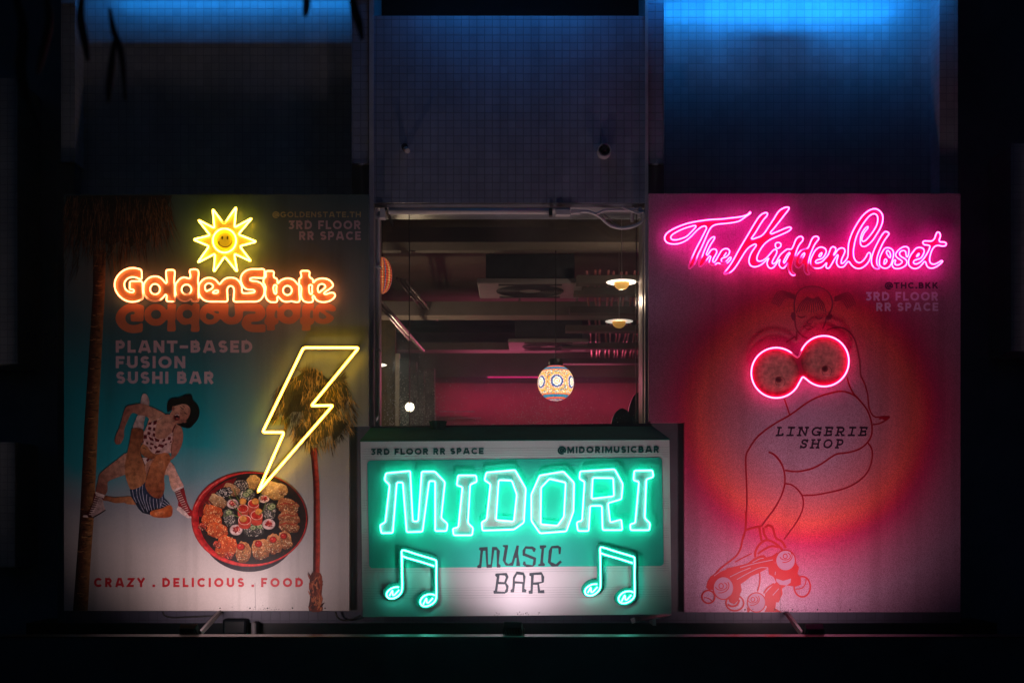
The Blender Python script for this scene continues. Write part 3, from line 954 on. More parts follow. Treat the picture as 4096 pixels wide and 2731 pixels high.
# ------------------------------------------------------------------ floodlights
M_lens = glow_mat('flood_lens', (1.0, 0.82, 0.80), 2.0)
def floodlight(label, loc, target, power, color, w=0.125, h=0.105, size=158):
    t = thing('floodlight', label, 'floodlight', loc, 'floodlights below the signs')
    f = (Vector(target) - Vector(loc)).normalized()
    u = Vector((0, 0, 1)); rgt = f.cross(u).normalized(); up = rgt.cross(f)
    def B(mb, x0, x1, y0, y1, z0, z1):
        base = len(mb.v)
        for zz in (z0, z1):
            for xx, yy in ((x0, y0), (x1, y0), (x1, y1), (x0, y1)):
                mb.vert(Vector(loc) + rgt * xx + f * yy + up * zz)
        for q in ((0, 3, 2, 1), (4, 5, 6, 7), (0, 1, 5, 4), (1, 2, 6, 5), (2, 3, 7, 6), (3, 0, 4, 7)):
            mb.face([base + k for k in q])
    m = MB(); B(m, -w / 2, w / 2, -0.035, 0.015, -h / 2, h / 2)
    for k in range(6):
        x = -w * 0.4 + w * 0.8 * k / 5
        B(m, x - 0.003, x + 0.003, -0.05, -0.0352, -h * 0.4, h * 0.4)
    obj('housing', m, M_black, t, bevel=0.004)
    m = MB(); B(m, -w * 0.43, w * 0.43, 0.0152, 0.0185, -h * 0.42, h * 0.42); obj('lens', m, M_lens, t)
    m = MB(); V0 = Vector(loc); e = w / 2 + 0.008; dn = Vector((0, 0, h * 0.62))
    m.tube([V0 - rgt * e, V0 - rgt * e - dn * 0.9, V0 - rgt * e * 0.9 - dn, V0 + rgt * e * 0.9 - dn, V0 + rgt * e - dn * 0.9, V0 + rgt * e], 0.006, 6, up=f)
    obj('yoke', m, M_black, t)
    lamp('flood_beam', 'SPOT', Vector(loc) + f * 0.03, color, power, target, size=size, blend=1.0, radius=0.10, parent=t)
    return t
FC = (1.0, 0.75, 0.75)
fl_m = floodlight('black floodlight standing on the ledge in front of the green sign', Pd(1180, 1441, -1.12), Pd(1215, 1160, -0.45), 46, (1.0, 0.78, 0.90), size=140)
fl_l = floodlight('black floodlight on a slanting arm below the left poster', Pd(438, 1448, -0.98), Pd(560, 1190, 0), 64, FC, size=134)
fl_r = floodlight('black floodlight on a slanting arm below the right poster', Pd(1868, 1448, -0.98), Pd(1800, 1170, 0), 76, (1.0, 0.60, 0.66), size=134)
M_armsteel = plain('dull_steel', (0.10, 0.09, 0.10), 0.6, 0.0, 0.3, 8)
def arm(label, p, q, w, mat=None):
    m = MB(); m.tube([p, q], w, 4, up=Vector((0, 1, 0.3))); return tag(obj('lamp_arm', m, mat or M_armsteel, None), label, 'lamp arm')
arm('steel lamp arm slanting down left from the left poster', Pd(506, 1404, 0.03), Pd(452, 1462, -0.95), 0.020)
arm('steel lamp arm slanting down right from the right poster', Pd(1806, 1406, 0.03), Pd(1844, 1458, -0.95), 0.020)
bk = thing('sign_bracket', 'pale folded steel bracket under the right corner of the green sign', 'bracket', Pd(1500, 1436, -0.2))
mb = MB(); mb.tube([Pd(1454, 1424, -0.42), Pd(1536, 1408, -0.05)], 0.026, 4, up=Vector((0, 1, 0.3))); obj('rail', mb, M_steel, bk)
mb = MB(); fbox(mb, 1500, 1416, 1507, 1436, -0.2, 0.05); obj('post', mb, M_steel, bk)
# cables lying on the ledge and hanging under the signs
cable('thin wet black cable lying along the ledge', [(700 + 18 * k, 1460 + 1.5 * math.sin(k * 0.9), -1.12) for k in range(75)], 0.007, plain('wet_cable', (0.02, 0.02, 0.025), 0.12))
cable('dark cable sagging on the tile band under the left poster', cpts([(375, 1404), (378, 1412), (392, 1417), (440, 1416), (500, 1414)], 0.06), 0.006, M_dark)
cable('dark cable hanging between the left poster and the green sign', cpts([(770, 1404), (776, 1418), (792, 1424), (812, 1420), (828, 1412)], 0.04), 0.007, M_dark)
jb = thing('junction_box', 'dark rounded junction box on the plinth right of the left lamp arm', 'junction box', Pd(540, 1460, 0.0))
mb = MB(); fbox(mb, 510, 1421, 566, 1458, 0.0, 0.11); obj('box', mb, M_plinth, jb, bevel=0.02)
mb = MB(); fbox(mb, 576, 1428, 588, 1460, -0.02, 0.11); obj('bracket', mb, M_armsteel, jb, bevel=0.015)

# blue wall washers above the bays
def washer(label, x, y, Y, w, power, ty, col=(0.008, 0.29, 1.0)):
    loc = Pd(x, y, Y)
    t = thing('wall_washer', label, 'wall lamp', loc, 'blue wall washers above the bays')
    tgt = Vector((loc.x, 0.3, Pd(x, ty, 0.3).z))
    f = (tgt - loc).normalized(); u = Vector((1, 0, 0)); v = u.cross(f)
    def B(x0, x1, y0, y1, z0, z1):
        m = MB()
        for zz in (z0, z1):
            for xx, yy in ((x0, y0), (x1, y0), (x1, y1), (x0, y1)):
                m.vert(loc + u * xx + f * yy + v * zz)
        for q in ((0, 3, 2, 1), (4, 5, 6, 7), (0, 1, 5, 4), (1, 2, 6, 5), (2, 3, 7, 6), (3, 0, 4, 7)):
            m.face(q)
        return m
    obj('housing', B(-w / 2 - 0.02, w / 2 + 0.02, -0.06, -0.012, -0.04, 0.04), M_black, t, bevel=0.006)
    obj('lens', B(-w / 2, w / 2, -0.0118, -0.006, -0.03, 0.03), glow_mat('blue_lens', (0.05, 0.45, 1.0), 2.0), t)
    m = MB(); m.box((loc.x - 0.012, loc.y, loc.z + 0.05), (loc.x + 0.012, 0.29, loc.z + 0.07)); obj('bracket', m, M_black, t)
    lamp('wash_beam', 'AREA', loc, col, power, tgt, size=(w, 0.05), parent=t)
    return t
def added_visor(t, x0, x1, y, Y, Yt, dz):  # unseen plate added below the lens to cut off the blue wash
    m = MB(); a, b = Pd(x0, y, Y), Pd(x1, y, Y)
    m.box((a.x, Y - 0.05, a.z - dz), (b.x, Yt, a.z - dz + 0.006)); obj('added_visor', m, M_black, t)
wl_ = washer('blue wall washer above the left bay', 500, -80, -0.05, 2.0, 8.5, -80)
added_visor(wl_, 120, 880, -80, -0.05, 0.08, 0.176)
wr_ = washer('blue wall washer above the right bay', 1832, -82, -0.12, 2.0, 26, -55)
added_visor(wr_, 1745, 1900, -82, -0.12, 0.03, 0.124)
washer('dim blue washer added above the window to tint the wall', 1170, -90, -0.25, 1.4, 2.4, 120)  # extra lamp added to give the central wall its blue tint

# dark drooping leaves hanging in front at the upper left
M_leaf = plain('wet_leaf', (0.012, 0.02, 0.018), 0.75, var=0.3)
def leaf(label, pts, w, Y):
    m = MB()
    P2 = catmull(pts, False, 5); n = len(P2)
    ws = [w * (0.35 + 0.65 * math.sin(math.pi * min(1, (i + 1) / n * 1.05))) for i in range(n)]
    for qd in strip(P2, ws):
        q = [Pd(p.x, p.y, Y) for p in qd]
        m.quad(*q)
    # fold of the leaf: back side a little behind
    q_ = (CAM_D + Y) / CAM_D
    m.tube([Pd(p[0], p[1], Y - 0.01) for p in P2], 0.006 * q_, 5)
    m.tube([Pd(p[0] + 3, p[1], Y + 0.01) for p in P2], [(0.008 + 0.02 * math.sin(math.pi * i / n)) * q_ for i in range(n)], 6)
    return tag(obj('drooping_leaf', m, M_leaf), label, 'leaf', 'drooping leaves in front of the facade')
leaf('long dark drooping leaf over the left pilaster edge', [(190, -30), (184, 40), (192, 90), (200, 140)], 18, -6.2)
leaf('thin dark drooping leaf hanging over the left bay', [(250, 20), (258, 70), (275, 120), (285, 230)], 9, -6.2)
leaf('wide dark drooping leaf at the top right of the left bay', [(806, -30), (814, 20), (824, 55), (830, 92)], 20, -6.2)
leaf('short dark drooping leaf tip at the top of the left bay', [(706, -30), (702, 10), (698, 38)], 14, -6.2)
leaf('dark drooping leaf over the middle of the left bay', [(262, 90), (255, 140), (248, 200), (246, 235)], 12, -6.2)
leaf('broad dark drooping leaf at the far upper left corner', [(30, -30), (52, 60), (48, 160), (60, 220), (88, 290)], 26, -6.2)
leaf('dark drooping leaf beside the broad corner leaf', [(100, -30), (112, 40), (96, 120), (84, 170)], 16, -6.2)

# ================================================================== SIGNS
M_print = print_mat('printed_ink')
M_edge = plain('sign_edge', (0.25, 0.24, 0.26), 0.5)

def loops_xz(loops, Y):
    return [[(Pn(q[0], q[1], Y)[0], Pn(q[0], q[1], Y)[2]) for q in lp] for lp in loops]

def panel(name, loops, Y, th, mat, parent):
    m = MB(); m.prism(loops_xz(loops, Y), Y, Y + th)
    return obj(name, m, mat, parent)

def neon(loops, Y, r, mat, parent, dim=(), closed=True, n=8):
    """bent glass tubes following outlines in photo pixels; dim = [(x, y, radius, factor)] stretches that glow weakly"""
    m = MB()
    for lp in loops:
        pts = []
        L = len(lp)
        for i in range(L if closed else L - 1):      # resample so that weak stretches have ends
            a, b = lp[i], lp[(i + 1) % L]
            k = max(1, int(math.dist(a, b) / 14))
            for j in range(k):
                pts.append((a[0] + (b[0] - a[0]) * j / k, a[1] + (b[1] - a[1]) * j / k))
        if not closed: pts.append(lp[-1])
        gl = []
        for (x, y) in pts:
            g = 1.0
            for (dx, dy, rad, f) in dim:
                d = math.hypot(x - dx, y - dy)
                if d < rad: g = min(g, f)
                elif d < rad * 1.35: g = min(g, f + (1 - f) * (d - rad) / (rad * 0.35))
            gl.append(g)
        m.tube([Pn(x, y, Y) for (x, y) in pts], r * 1.05, n, closed, glow=gl)
        m.tube([Pn(x, y, Y - r * 0.6) for (x, y) in pts], r * 0.74, n, closed, glow=[2.0 + max(0.0, (g - 0.25) / 0.75) for g in gl])  # added strip for the white glare along the tube
    return obj('neon_tube', m, mat, parent, smooth=True)

def standoffs(pts, Y0, Y1, parent):
    for (x, y) in pts:
        m = MB(); m.tube([Pn(x, y, Y0), Pn(x, y, Y1)], 0.005, 6, up=Vector((0, 0, 1)))
        obj('standoff', m, M_steel, parent)

def board(label, loop, parent_loc, mat, Yf=0.0, th=0.07, name='billboard', cat='billboard'):
    t = thing(name, label, cat, parent_loc)
    m = MB(); m.prism(loops_xz([loop], Yf), Yf, Yf + th)
    o = obj('board', m, mat, t)
    return t

def D(*pts): return [(x * K, y * K) for (x, y) in pts]

# ------------------------------------------------------------------ LEFT POSTER
org = Pd(475, 1402, 0.035)
m_sky, nt, bs = new_mat('printed_sky')
co = coords(nt)
sep = nt.nodes.new('ShaderNodeSeparateXYZ'); nt.links.new(co, sep.inputs[0])
hgt = (1402 - 447) * K / PPM
def mathn(nt, op, a, b=None, c=None):
    n = nt.nodes.new('ShaderNodeMath'); n.operation = op
    for s_, v in zip(n.inputs, (a, b, c)):
        if v is None: continue
        if hasattr(v, 'is_output'): nt.links.new(v, s_)
        else: s_.default_value = v
    return n.outputs[0]
nz = add_noise(nt, 1.1, 5, 0.55)
fz = mathn(nt, 'DIVIDE', sep.outputs['Z'], hgt)
fz = mathn(nt, 'ADD', fz, mathn(nt, 'MULTIPLY', mathn(nt, 'SUBTRACT', nz.outputs[0], 0.5), 0.22))
inv = mathn(nt, 'SUBTRACT', 1.0, fz)
rL = ramp(nt, inv, [(0.0, (0.06, 0.12, 0.14)), (0.22, (0.11, 0.15, 0.175)), (0.33, (0.05, 0.15, 0.19)), (0.48, (0.008, 0.27, 0.33)), (0.63, (0.02, 0.31, 0.37)), (0.74, (0.28, 0.29, 0.33)), (0.86, (0.52, 0.46, 0.45)), (1.0, (0.60, 0.52, 0.50))])
rR = ramp(nt, inv, [(0.0, (0.08, 0.13, 0.14)), (0.30, (0.20, 0.23, 0.24)), (0.55, (0.24, 0.26, 0.26)), (0.75, (0.36, 0.36, 0.37)), (1.0, (0.54, 0.48, 0.47))])
fx = mathn(nt, 'ADD', sep.outputs['X'], mathn(nt, 'MULTIPLY', mathn(nt, 'SUBTRACT', nz.outputs[0], 0.5), 0.5))
fxr = ramp(nt, mathn(nt, 'MULTIPLY_ADD', fx, 0.5, 0.42), [(0.40, (0, 0, 0)), (0.75, (1, 1, 1))])
skyc = mixc(nt, rL.outputs[0], rR.outputs[0], fxr.outputs[0])
nt.links.new(weather(nt, bs, grain(nt, skyc, 0.25)), bs.inputs['Base Color'])
bs.inputs['Roughness'].default_value = 0.38
bs.inputs['Specular IOR Level'].default_value = 0.35
lp = board('tall sushi bar poster with palms, acrobats and a sushi bowl on a teal sky', D((147, 447), (847, 447), (847, 978), (802, 978), (802, 1402), (147, 1402)), org, m_sky)

# ---- printed palms
def sh(pts, light, dark, ang):
    """ink that runs from light to dark across a patch, one colour per corner"""
    ca, sa = math.cos(R(ang)), math.sin(R(ang))
    v = [x * ca + y * sa for (x, y) in pts]
    lo, hi = min(v), max(v)
    return [mix(light, dark, (q - lo) / (hi - lo + 1e-6)) for q in v]

class Art2(Art):
    def spoly(s, pts, light, dark, ang=0, n=3, smooth=True):
        P = catmull(pts, True, n) if smooth else pts
        cols = sh(P, light, dark, ang)
        y = s.next()
        lp_ = loops_xz([P], y)[0]
        tris = tessellate_polygon([[Vector((p[0], p[1], 0)) for p in lp_]])
        ids = [s.mb.vert((p[0], y, p[1])) for p in lp_]
        for t in tris:
            p, q, r = (lp_[k] for k in t)
            o = (q[0] - p[0]) * (r[1] - p[1]) - (q[1] - p[1]) * (r[0] - p[0])
            t = t if o > 0 else t[::-1]
            s.mb.face([ids[k] for k in t], tuple(cols[k] for k in t))
    def frond(s, x, y, ang, L, w, c, bend=0.0):
        pts = [(x, y)]
        a = ang
        for k in range(3):
            a += bend
            pts.append((pts[-1][0] + L / 3 * math.cos(R(a)), pts[-1][1] + L / 3 * math.sin(R(a))))
        s.line(pts, [w, w * 0.85, w * 0.6, 0.4], c)
    def speck(s, x, y, r, c, rr, ang=None):
        a = ang if ang is not None else rr.uniform(0, 180)
        q = rr.uniform(0.5, 1.0)
        s.poly([(x + r * math.cos(R(a)), y + r * math.sin(R(a))), (x - r * q * math.sin(R(a)) * 0.6, y + r * q * math.cos(R(a)) * 0.6), (x - r * math.cos(R(a)), y - r * math.sin(R(a))), (x + r * q * math.sin(R(a)) * 0.6, y - r * q * math.cos(R(a)) * 0.6)], c)

rr = random.Random(5)
A = Art2(0.0, 2.2e-6)
# left palm: trunk, bark rings and a skirt of dead fronds
trunk = [(1000, 372, 424), (1150, 372, 420), (1500, 350, 402), (1700, 337, 392), (2061, 320, 376), (2250, 306, 362), (2441, 292, 351)]
A.grad([((a - 0, y), (a + (b - a) * 0.35, y), H('#2a1210'), H('#5a3020')) for (y, a, b) in trunk])
A.grad([((a + (b - a) * 0.35, y), (b, y), H('#5a3020'), H('#a87448')) for (y, a, b) in trunk])
def trunk_at(y):
    for (y0, a0, b0), (y1, a1, b1) in zip(trunk[:-1], trunk[1:]):
        if y0 <= y <= y1:
            t = (y - y0) / (y1 - y0); return a0 + (a1 - a0) * t, b0 + (b1 - b0) * t
    return trunk[-1][1:]
for k in range(150):
    y = 1010 + (2432 - 1010) * rr.random()
    a, b = trunk_at(y); u = rr.uniform(0.0, 0.6); v = u + rr.uniform(0.2, 0.6)
    A.line([(a + (b - a) * u, y), (a + (b - a) * (u + v) / 2, y + 2), (a + (b - a) * min(v, 0.98), y + rr.uniform(-2, 2))], rr.uniform(1.5, 3.5), rr.choice([H('#3a1c14'), H('#7c4c2e'), H('#b4885c'), H('#2a1410')]))
A.poly([(x, 782 + (y - 782) * 0.62) for (x, y) in [(262, 782), (690, 782), (668, 860), (640, 930), (612, 1010), (586, 1090), (560, 1060), (520, 1120), (480, 1075), (440, 1110), (400, 1060), (372, 1110), (340, 1040), (318, 1090), (290, 990), (270, 900)]], (0.030, 0.026, 0.024))
pal = [H('#1c120c'), H('#34211a'), H('#503226'), H('#6a4432'), H('#845a40'), H('#281a16'), H('#9a7050')]
for k in range(900):
    u = rr.random()
    x = 262 + 420 * u; y = 784 + rr.random() ** 1.2 * 250 * (1 - abs(u - 0.45) * 0.9)
    A.frond(x, y, 90 + (u - 0.5) * -18 + rr.gauss(0, 9), rr.uniform(40, 130), rr.uniform(1.2, 3.2), pal[min(6, int(rr.random() ** 0.8 * 7))], rr.gauss(0, 2))
for k in range(22):
    A.frond(rr.uniform(250, 330), rr.uniform(900, 1080), rr.uniform(90, 115), rr.uniform(60, 130), 2.2, pal[rr.randrange(3)], 2)
# right palm: trunk, flared foot, ragged crown
tk = [(1790, 1240, 1268), (1850, 1246, 1270), (1923, 1252, 1277), (2000, 1254, 1279), (2180, 1253, 1280), (2294, 1252, 1278)]
A.grad([((a, y), (a + (b - a) * 0.4, y), H('#2c0c0c'), H('#5a1414')) for (y, a, b) in tk])
A.grad([((a + (b - a) * 0.4, y), (b, y), H('#8e2420'), H('#b84a38')) for (y, a, b) in tk])
A.spoly([(1246, 2292), (1282, 2292), (1288, 2350), (1284, 2400), (1290, 2441), (1236, 2441), (1240, 2390), (1238, 2340)], H('#8a3a28'), H('#3a1410'), 180)
for k in range(70):
    y = rr.uniform(2296, 2425); x = rr.uniform(1240, 1284)
    A.frond(x, y + 16, rr.choice([-125, -110, -60, -50, -75, -100]) + rr.gauss(0, 8), rr.uniform(16, 34), rr.uniform(5, 9), rr.choice([H('#8a3a28'), H('#a85a3c'), H('#4a1a14'), H('#c07850')]), rr.gauss(0, 5))
zd = Z(1020, 1370, 0.3953)
crown = zd([(500, 262), (560, 248), (650, 255), (715, 345), (780, 380), (840, 335), (945, 400), (950, 470), (1000, 580), (1018, 700), (990, 840), (900, 930), (790, 1050), (680, 1080), (600, 1070), (540, 1060), (470, 1010), (380, 960), (385, 850), (310, 850), (270, 760), (200, 740), (160, 620), (205, 480), (290, 370), (400, 315), (470, 330)])
for lobe in ([(500, 285), (600, 262), (690, 330), (780, 400), (850, 380), (930, 440), (960, 560), (900, 640), (820, 700), (860, 800), (800, 930), (700, 960), (620, 1040), (540, 1020), (470, 930), (520, 820), (480, 700), (380, 700), (300, 780), (250, 690), (230, 560), (240, 460), (310, 390), (420, 350)],
             [(400, 860), (480, 800), (540, 900), (520, 1000), (430, 960)], [(760, 860), (880, 780), (940, 820), (850, 940), (790, 1000)]):
    A.poly(zd(lobe), (0.050, 0.046, 0.018))
pg = [H('#2c2a14'), H('#4a4020'), H('#6c5a2c'), H('#94783c'), H('#b89454'), H('#3a3418'), H('#d0ac70')]
def inside(p, poly):
    c = False; j = len(poly) - 1
    for i in range(len(poly)):
        xi, yi = poly[i]; xj, yj = poly[j]
        if (yi > p[1]) != (yj > p[1]) and p[0] < (xj - xi) * (p[1] - yi) / (yj - yi) + xi: c = not c
        j = i
    return c
n = 0
while n < 1350:
    x, y = rr.uniform(1075, 1425), rr.uniform(1465, 1790)
    if not inside((x, y), crown): continue
    cx = (x - 1250) / 170
    dark = (1140 < x < 1205 and 1540 < y < 1680) or (1330 < x < 1375 and 1680 < y < 1760) or (1180 < x < 1230 and 1700 < y < 1740)
    c = pg[rr.choice([0, 0, 1, 5])] if dark else pg[min(6, int(rr.random() ** 0.75 * 7))]
    A.frond(x, y, 90 - cx * 24 + rr.gauss(0, 11), rr.uniform(14, 40) + (22 * rr.random() if y > 1690 or abs(cx) > 0.8 else 0), rr.uniform(1.3, 3.0), c, -cx * 3 + rr.gauss(0, 3))
    n += 1
for k in range(40):
    a = rr.uniform(0, 360)
    A.frond(1215 + 50 * math.cos(R(a)) * rr.random(), 1480 + 16 * rr.random(), rr.uniform(-150, -30), rr.uniform(10, 40), 1.4, pg[rr.randrange(4)], 4)
for k in range(34):
    A.frond(1352 + rr.gauss(0, 3), 1522 + rr.gauss(0, 3), rr.uniform(-60, 40), rr.uniform(20, 50), 2.6, pg[rr.choice([0, 1, 2, 5])], 2)
A.obj('palm_picture', M_print, lp)

# ---- printed acrobats
A = Art2(-0.0048, 1.6e-5)
za = Z(320, 1560, 0.33807)
SK1, SK2, SK3 = H('#d8a088'), H('#a8685a'), H('#7c4238')
TN1, TN2 = H('#c8845a'), H('#8a4c34')
WH, WHd = H('#e0c4c0'), H('#b89a98')
A.spoly(za([(720, 160), (726, 90), (745, 45), (775, 42), (805, 80), (820, 130), (812, 185), (760, 180)]), WH, WHd, 60)
A.spoly(za([(690, 290), (770, 300), (757, 380), (746, 462), (685, 452), (628, 442), (652, 365)]), WH, WHd, 90)
A.spoly(za([(565, 740), (430, 830), (300, 930), (228, 1000), (213, 1080), (188, 1190), (200, 1240), (290, 1245), (326, 1180), (330, 1085), (420, 1040), (530, 1000), (570, 980)]), SK1, SK3, 130)
A.spoly(za([(280, 1252), (400, 1266), (510, 1262), (600, 1258), (645, 1300), (690, 1348), (560, 1346), (520, 1330), (420, 1335), (330, 1310), (268, 1298)]), TN1, TN2, 180)
A.spoly(za([(1045, 840), (1110, 890), (1140, 960), (1190, 1060), (1226, 1135), (1205, 1165), (1130, 1205), (1090, 1170), (1060, 1080), (1045, 1005), (1000, 1000), (1008, 900)]), H('#ecb4a8'), SK1, 160)
MR, MRd, BR = H('#6c2028'), H('#3c1418'), H('#b01c24')
A.spoly(za([(170, 1215), (200, 1245), (290, 1255), (272, 1300), (280, 1360), (302, 1412), (240, 1452), (150, 1506), (40, 1500), (42, 1478), (112, 1430), (150, 1340), (162, 1275)]), MR, MRd, 90, smooth=False)
A.poly(za([(272, 1300), (280, 1360), (302, 1412), (235, 1450), (150, 1500), (120, 1470), (185, 1380), (215, 1290), (250, 1268)]), WHd)
A.poly(za([(36, 1500), (42, 1476), (85, 1478), (100, 1505)]), WH)
A.line(za([(150, 1508), (235, 1460), (302, 1416)]), 4, H('#2a1014'))
for k in range(9):
    A.line(za([(178 + k * -9, 1262 + k * 26), (238 - k * 10, 1276 + k * 23)]), 2.4, WH)
A.poly(za([(180, 1200), (292, 1238), (284, 1278), (190, 1246)]), WH)
A.spoly(za([(1118, 1198), (1226, 1145), (1246, 1230), (1266, 1320), (1300, 1400), (1382, 1480), (1352, 1512), (1270, 1510), (1200, 1462), (1144, 1412), (1160, 1370), (1165, 1320), (1140, 1260)]), BR, MR, 200, smooth=False)
A.poly(za([(1144, 1412), (1160, 1368), (1200, 1390), (1250, 1440), (1300, 1500), (1270, 1510), (1200, 1462)]), WH)
A.poly(za([(1290, 1490), (1350, 1490), (1354, 1512), (1275, 1512)]), WH)
for k in range(11):
    A.line(za([(1128 + k * 12, 1212 + k * 24), (1186 + k * 11, 1188 + k * 25)]), 2.6, WH)
A.poly(za([(1095, 1180), (1222, 1128), (1226, 1150), (1120, 1202)]), WH)
NV, NVd = H('#26304a'), H('#161c30')
shorts = [(590, 1175), (680, 1150), (770, 1090), (900, 1240), (990, 1220), (1000, 1275), (1062, 1340), (1055, 1372), (960, 1396), (860, 1430), (828, 1472), (740, 1450), (690, 1400), (650, 1330), (610, 1270)]
A.spoly(za(shorts), H('#33405e'), NVd, 90, smooth=False)
for s_ in ([(622, 1180), (632, 1250), (668, 1330)], [(668, 1160), (676, 1260), (716, 1360), (760, 1440)], [(712, 1130), (700, 1200), (720, 1290), (770, 1400)], [(742, 1110), (738, 1190), (752, 1290), (800, 1440)], [(790, 1230), (786, 1300), (820, 1420)], [(828, 1260), (826, 1330), (850, 1420)], [(866, 1280), (868, 1340), (880, 1410)], [(904, 1285), (912, 1340), (918, 1398)], [(944, 1278), (950, 1350), (948, 1390)], [(972, 1258), (972, 1310), (955, 1360)], [(990, 1300), (1055, 1355)], [(975, 1330), (1040, 1372)], [(962, 1362), (1010, 1384)]):
    A.line(za(s_), 2.2, H('#b0b0c4'))
A.spoly(za([(830, 1442), (880, 1415), (960, 1402), (1050, 1358), (1086, 1375), (1096, 1440), (1076, 1492), (960, 1508), (870, 1496), (834, 1476)]), H('#d8703c'), H('#94401f'), 60)
A.spoly(za([(880, 1450), (940, 1430), (1010, 1440), (980, 1480), (900, 1485)]), H('#e89060'), H('#c86438'), 60)
# woman: back arm, torso, suit
A.spoly(za([(1010, 290), (930, 240), (820, 190), (740, 162), (620, 175), (550, 195), (520, 250), (490, 360), (462, 450), (430, 520), (410, 600), (425, 636), (470, 640), (500, 600), (520, 550), (522, 470), (570, 350), (622, 268), (690, 290), (800, 320), (830, 360), (940, 340)]), SK2, SK1, 20)
for s_ in ([(425, 560), (418, 612), (430, 640)], [(446, 570), (440, 625)], [(468, 580), (462, 640)]):
    A.line(za(s_), 1.6, SK3)
A.spoly(za([(820, 345), (900, 300), (1000, 290), (1062, 290), (1140, 400), (1190, 430), (1216, 490), (1216, 600), (1182, 700), (1132, 780), (1072, 826), (1080, 740), (960, 745), (860, 750), (800, 690), (742, 640), (748, 520), (788, 430)]), SK1, SK2, 40)
A.line(za([(1086, 560), (1110, 600), (1085, 640), (1082, 760)]), 2.0, SK3)
A.poly(za([(812, 384), (905, 348), (908, 400), (885, 470), (890, 550), (940, 580), (1010, 570), (1060, 520), (1104, 492), (1088, 600), (1072, 690), (1076, 745), (960, 745), (870, 752), (800, 682), (742, 622), (752, 510), (788, 440)]), H('#dcb0ac'))
DM = H('#6e1a24')
for q in ([(870, 365), (912, 352), (905, 400), (868, 412)], [(815, 385), (850, 374), (840, 408), (800, 410)], [(812, 430), (848, 440), (832, 474), (802, 462)], [(866, 440), (890, 442), (888, 482), (864, 478)], [(800, 488), (838, 500), (824, 534), (796, 520)], [(864, 505), (890, 512), (888, 556), (858, 540)], [(806, 540), (862, 572), (876, 600), (828, 590)], [(756, 530), (790, 528), (792, 574), (752, 574)], [(880, 560), (944, 586), (930, 612), (892, 604)], [(972, 590), (1006, 570), (1010, 600), (976, 616)], [(1040, 552), (1076, 552), (1072, 588), (1038, 590)], [(936, 634), (1000, 650), (978, 684), (920, 664)], [(1004, 634), (1032, 626), (1022, 650), (1000, 650)], [(884, 650), (920, 672), (900, 698), (876, 676)], [(834, 620), (874, 632), (866, 652), (828, 644)], [(780, 612), (806, 616), (806, 640), (784, 636)], [(904, 712), (956, 712), (944, 736), (884, 748)], [(820, 670), (852, 676), (850, 700), (830, 694)], [(1066, 604), (1088, 600), (1078, 622), (1062, 620)], [(742, 590), (756, 600), (752, 628), (738, 622)]):
    A.poly(za(q), DM)
A.line(za([(1130, 410), (1105, 460), (1094, 500)]), 4.5, DM)
A.line(za([(915, 350), (970, 322)]), 2.2, WH)
A.poly(za([(728, 795), (800, 800), (832, 824), (770, 880)]), WH)
A.poly(za([(780, 830), (806, 800), (826, 820), (800, 846)]), DM)
# man: raised leg, arm across, near leg
A.spoly(za([(602, 1172), (568, 1110), (540, 1020), (530, 930), (536, 850), (560, 740), (585, 620), (605, 500), (622, 452), (742, 462), (752, 540), (745, 600), (714, 660), (714, 720), (735, 800), (765, 880), (786, 980), (780, 1060), (752, 1108), (690, 1152)]), TN1, TN2, -60)
A.line(za([(714, 660), (712, 730), (736, 805), (768, 885), (786, 985)]), 2.4, H('#4c2418'))
A.line(za([(600, 975), (680, 968), (750, 962)]), 1.2, TN2)
A.spoly(za([(712, 690), (738, 640), (792, 660), (832, 722), (880, 752), (960, 760), (930, 800), (860, 818), (780, 795), (730, 760)]), TN1, TN2, 90)
A.line(za([(740, 680), (770, 690), (785, 700)]), 3, H('#5a2c20'))
A.spoly(za([(770, 880), (830, 830), (900, 800), (900, 880), (840, 960), (795, 1000)]), SK1, SK2, 40)
A.spoly(za([(876, 812), (920, 764), (1010, 738), (1062, 768), (1072, 830), (1040, 890), (1010, 960), (995, 1050), (1002, 1150), (988, 1220), (950, 1276), (880, 1270), (810, 1212), (772, 1140), (778, 1060), (800, 980), (830, 890)]), H('#c87a50'), H('#85422c'), 60)
A.spoly(za([(930, 850), (990, 830), (1000, 900), (960, 960), (930, 920)]), H('#d48c64'), H('#b06a48'), 90)
A.line(za([(830, 895), (802, 985), (780, 1065)]), 2.2, H('#4c2418'))
# woman's head
A.spoly(za([(1036, 262), (1040, 140), (1090, 100), (1180, 92), (1240, 62), (1318, 62), (1336, 122), (1390, 180), (1412, 240), (1405, 322), (1350, 402), (1292, 450), (1200, 430), (1150, 400), (1240, 320), (1100, 230)]), H('#1a1418'), H('#0e0c10'), 45)
A.spoly(za([(1098, 200), (1130, 186), (1180, 170), (1250, 166), (1300, 208), (1306, 262), (1262, 350), (1190, 392), (1120, 388), (1070, 342), (1062, 290), (1090, 240)]), SK1, SK2, 60)
A.poly(za(ell(1104, 214, 16, 28, 14)), SK2)
A.poly(za(ell(1240, 372, 20, 14, 14)), SK2)
A.poly(za(ell(1146, 318, 41, 43, 20)), H('#8c3a34'))
A.poly(za(ell(1146, 322, 30, 31, 18)), H('#3c1014'))
A.line(za([(1120, 298), (1150, 286), (1176, 300)]), 3.2, WH)
A.poly(za(ell(1150, 336, 18, 11, 12)), H('#b05048'))
A.line(za([(1188, 196), (1206, 214), (1226, 228)]), 3, H('#3a1c1c'))
A.line(za([(1232, 262), (1250, 274), (1270, 284)]), 3, H('#3a1c1c'))
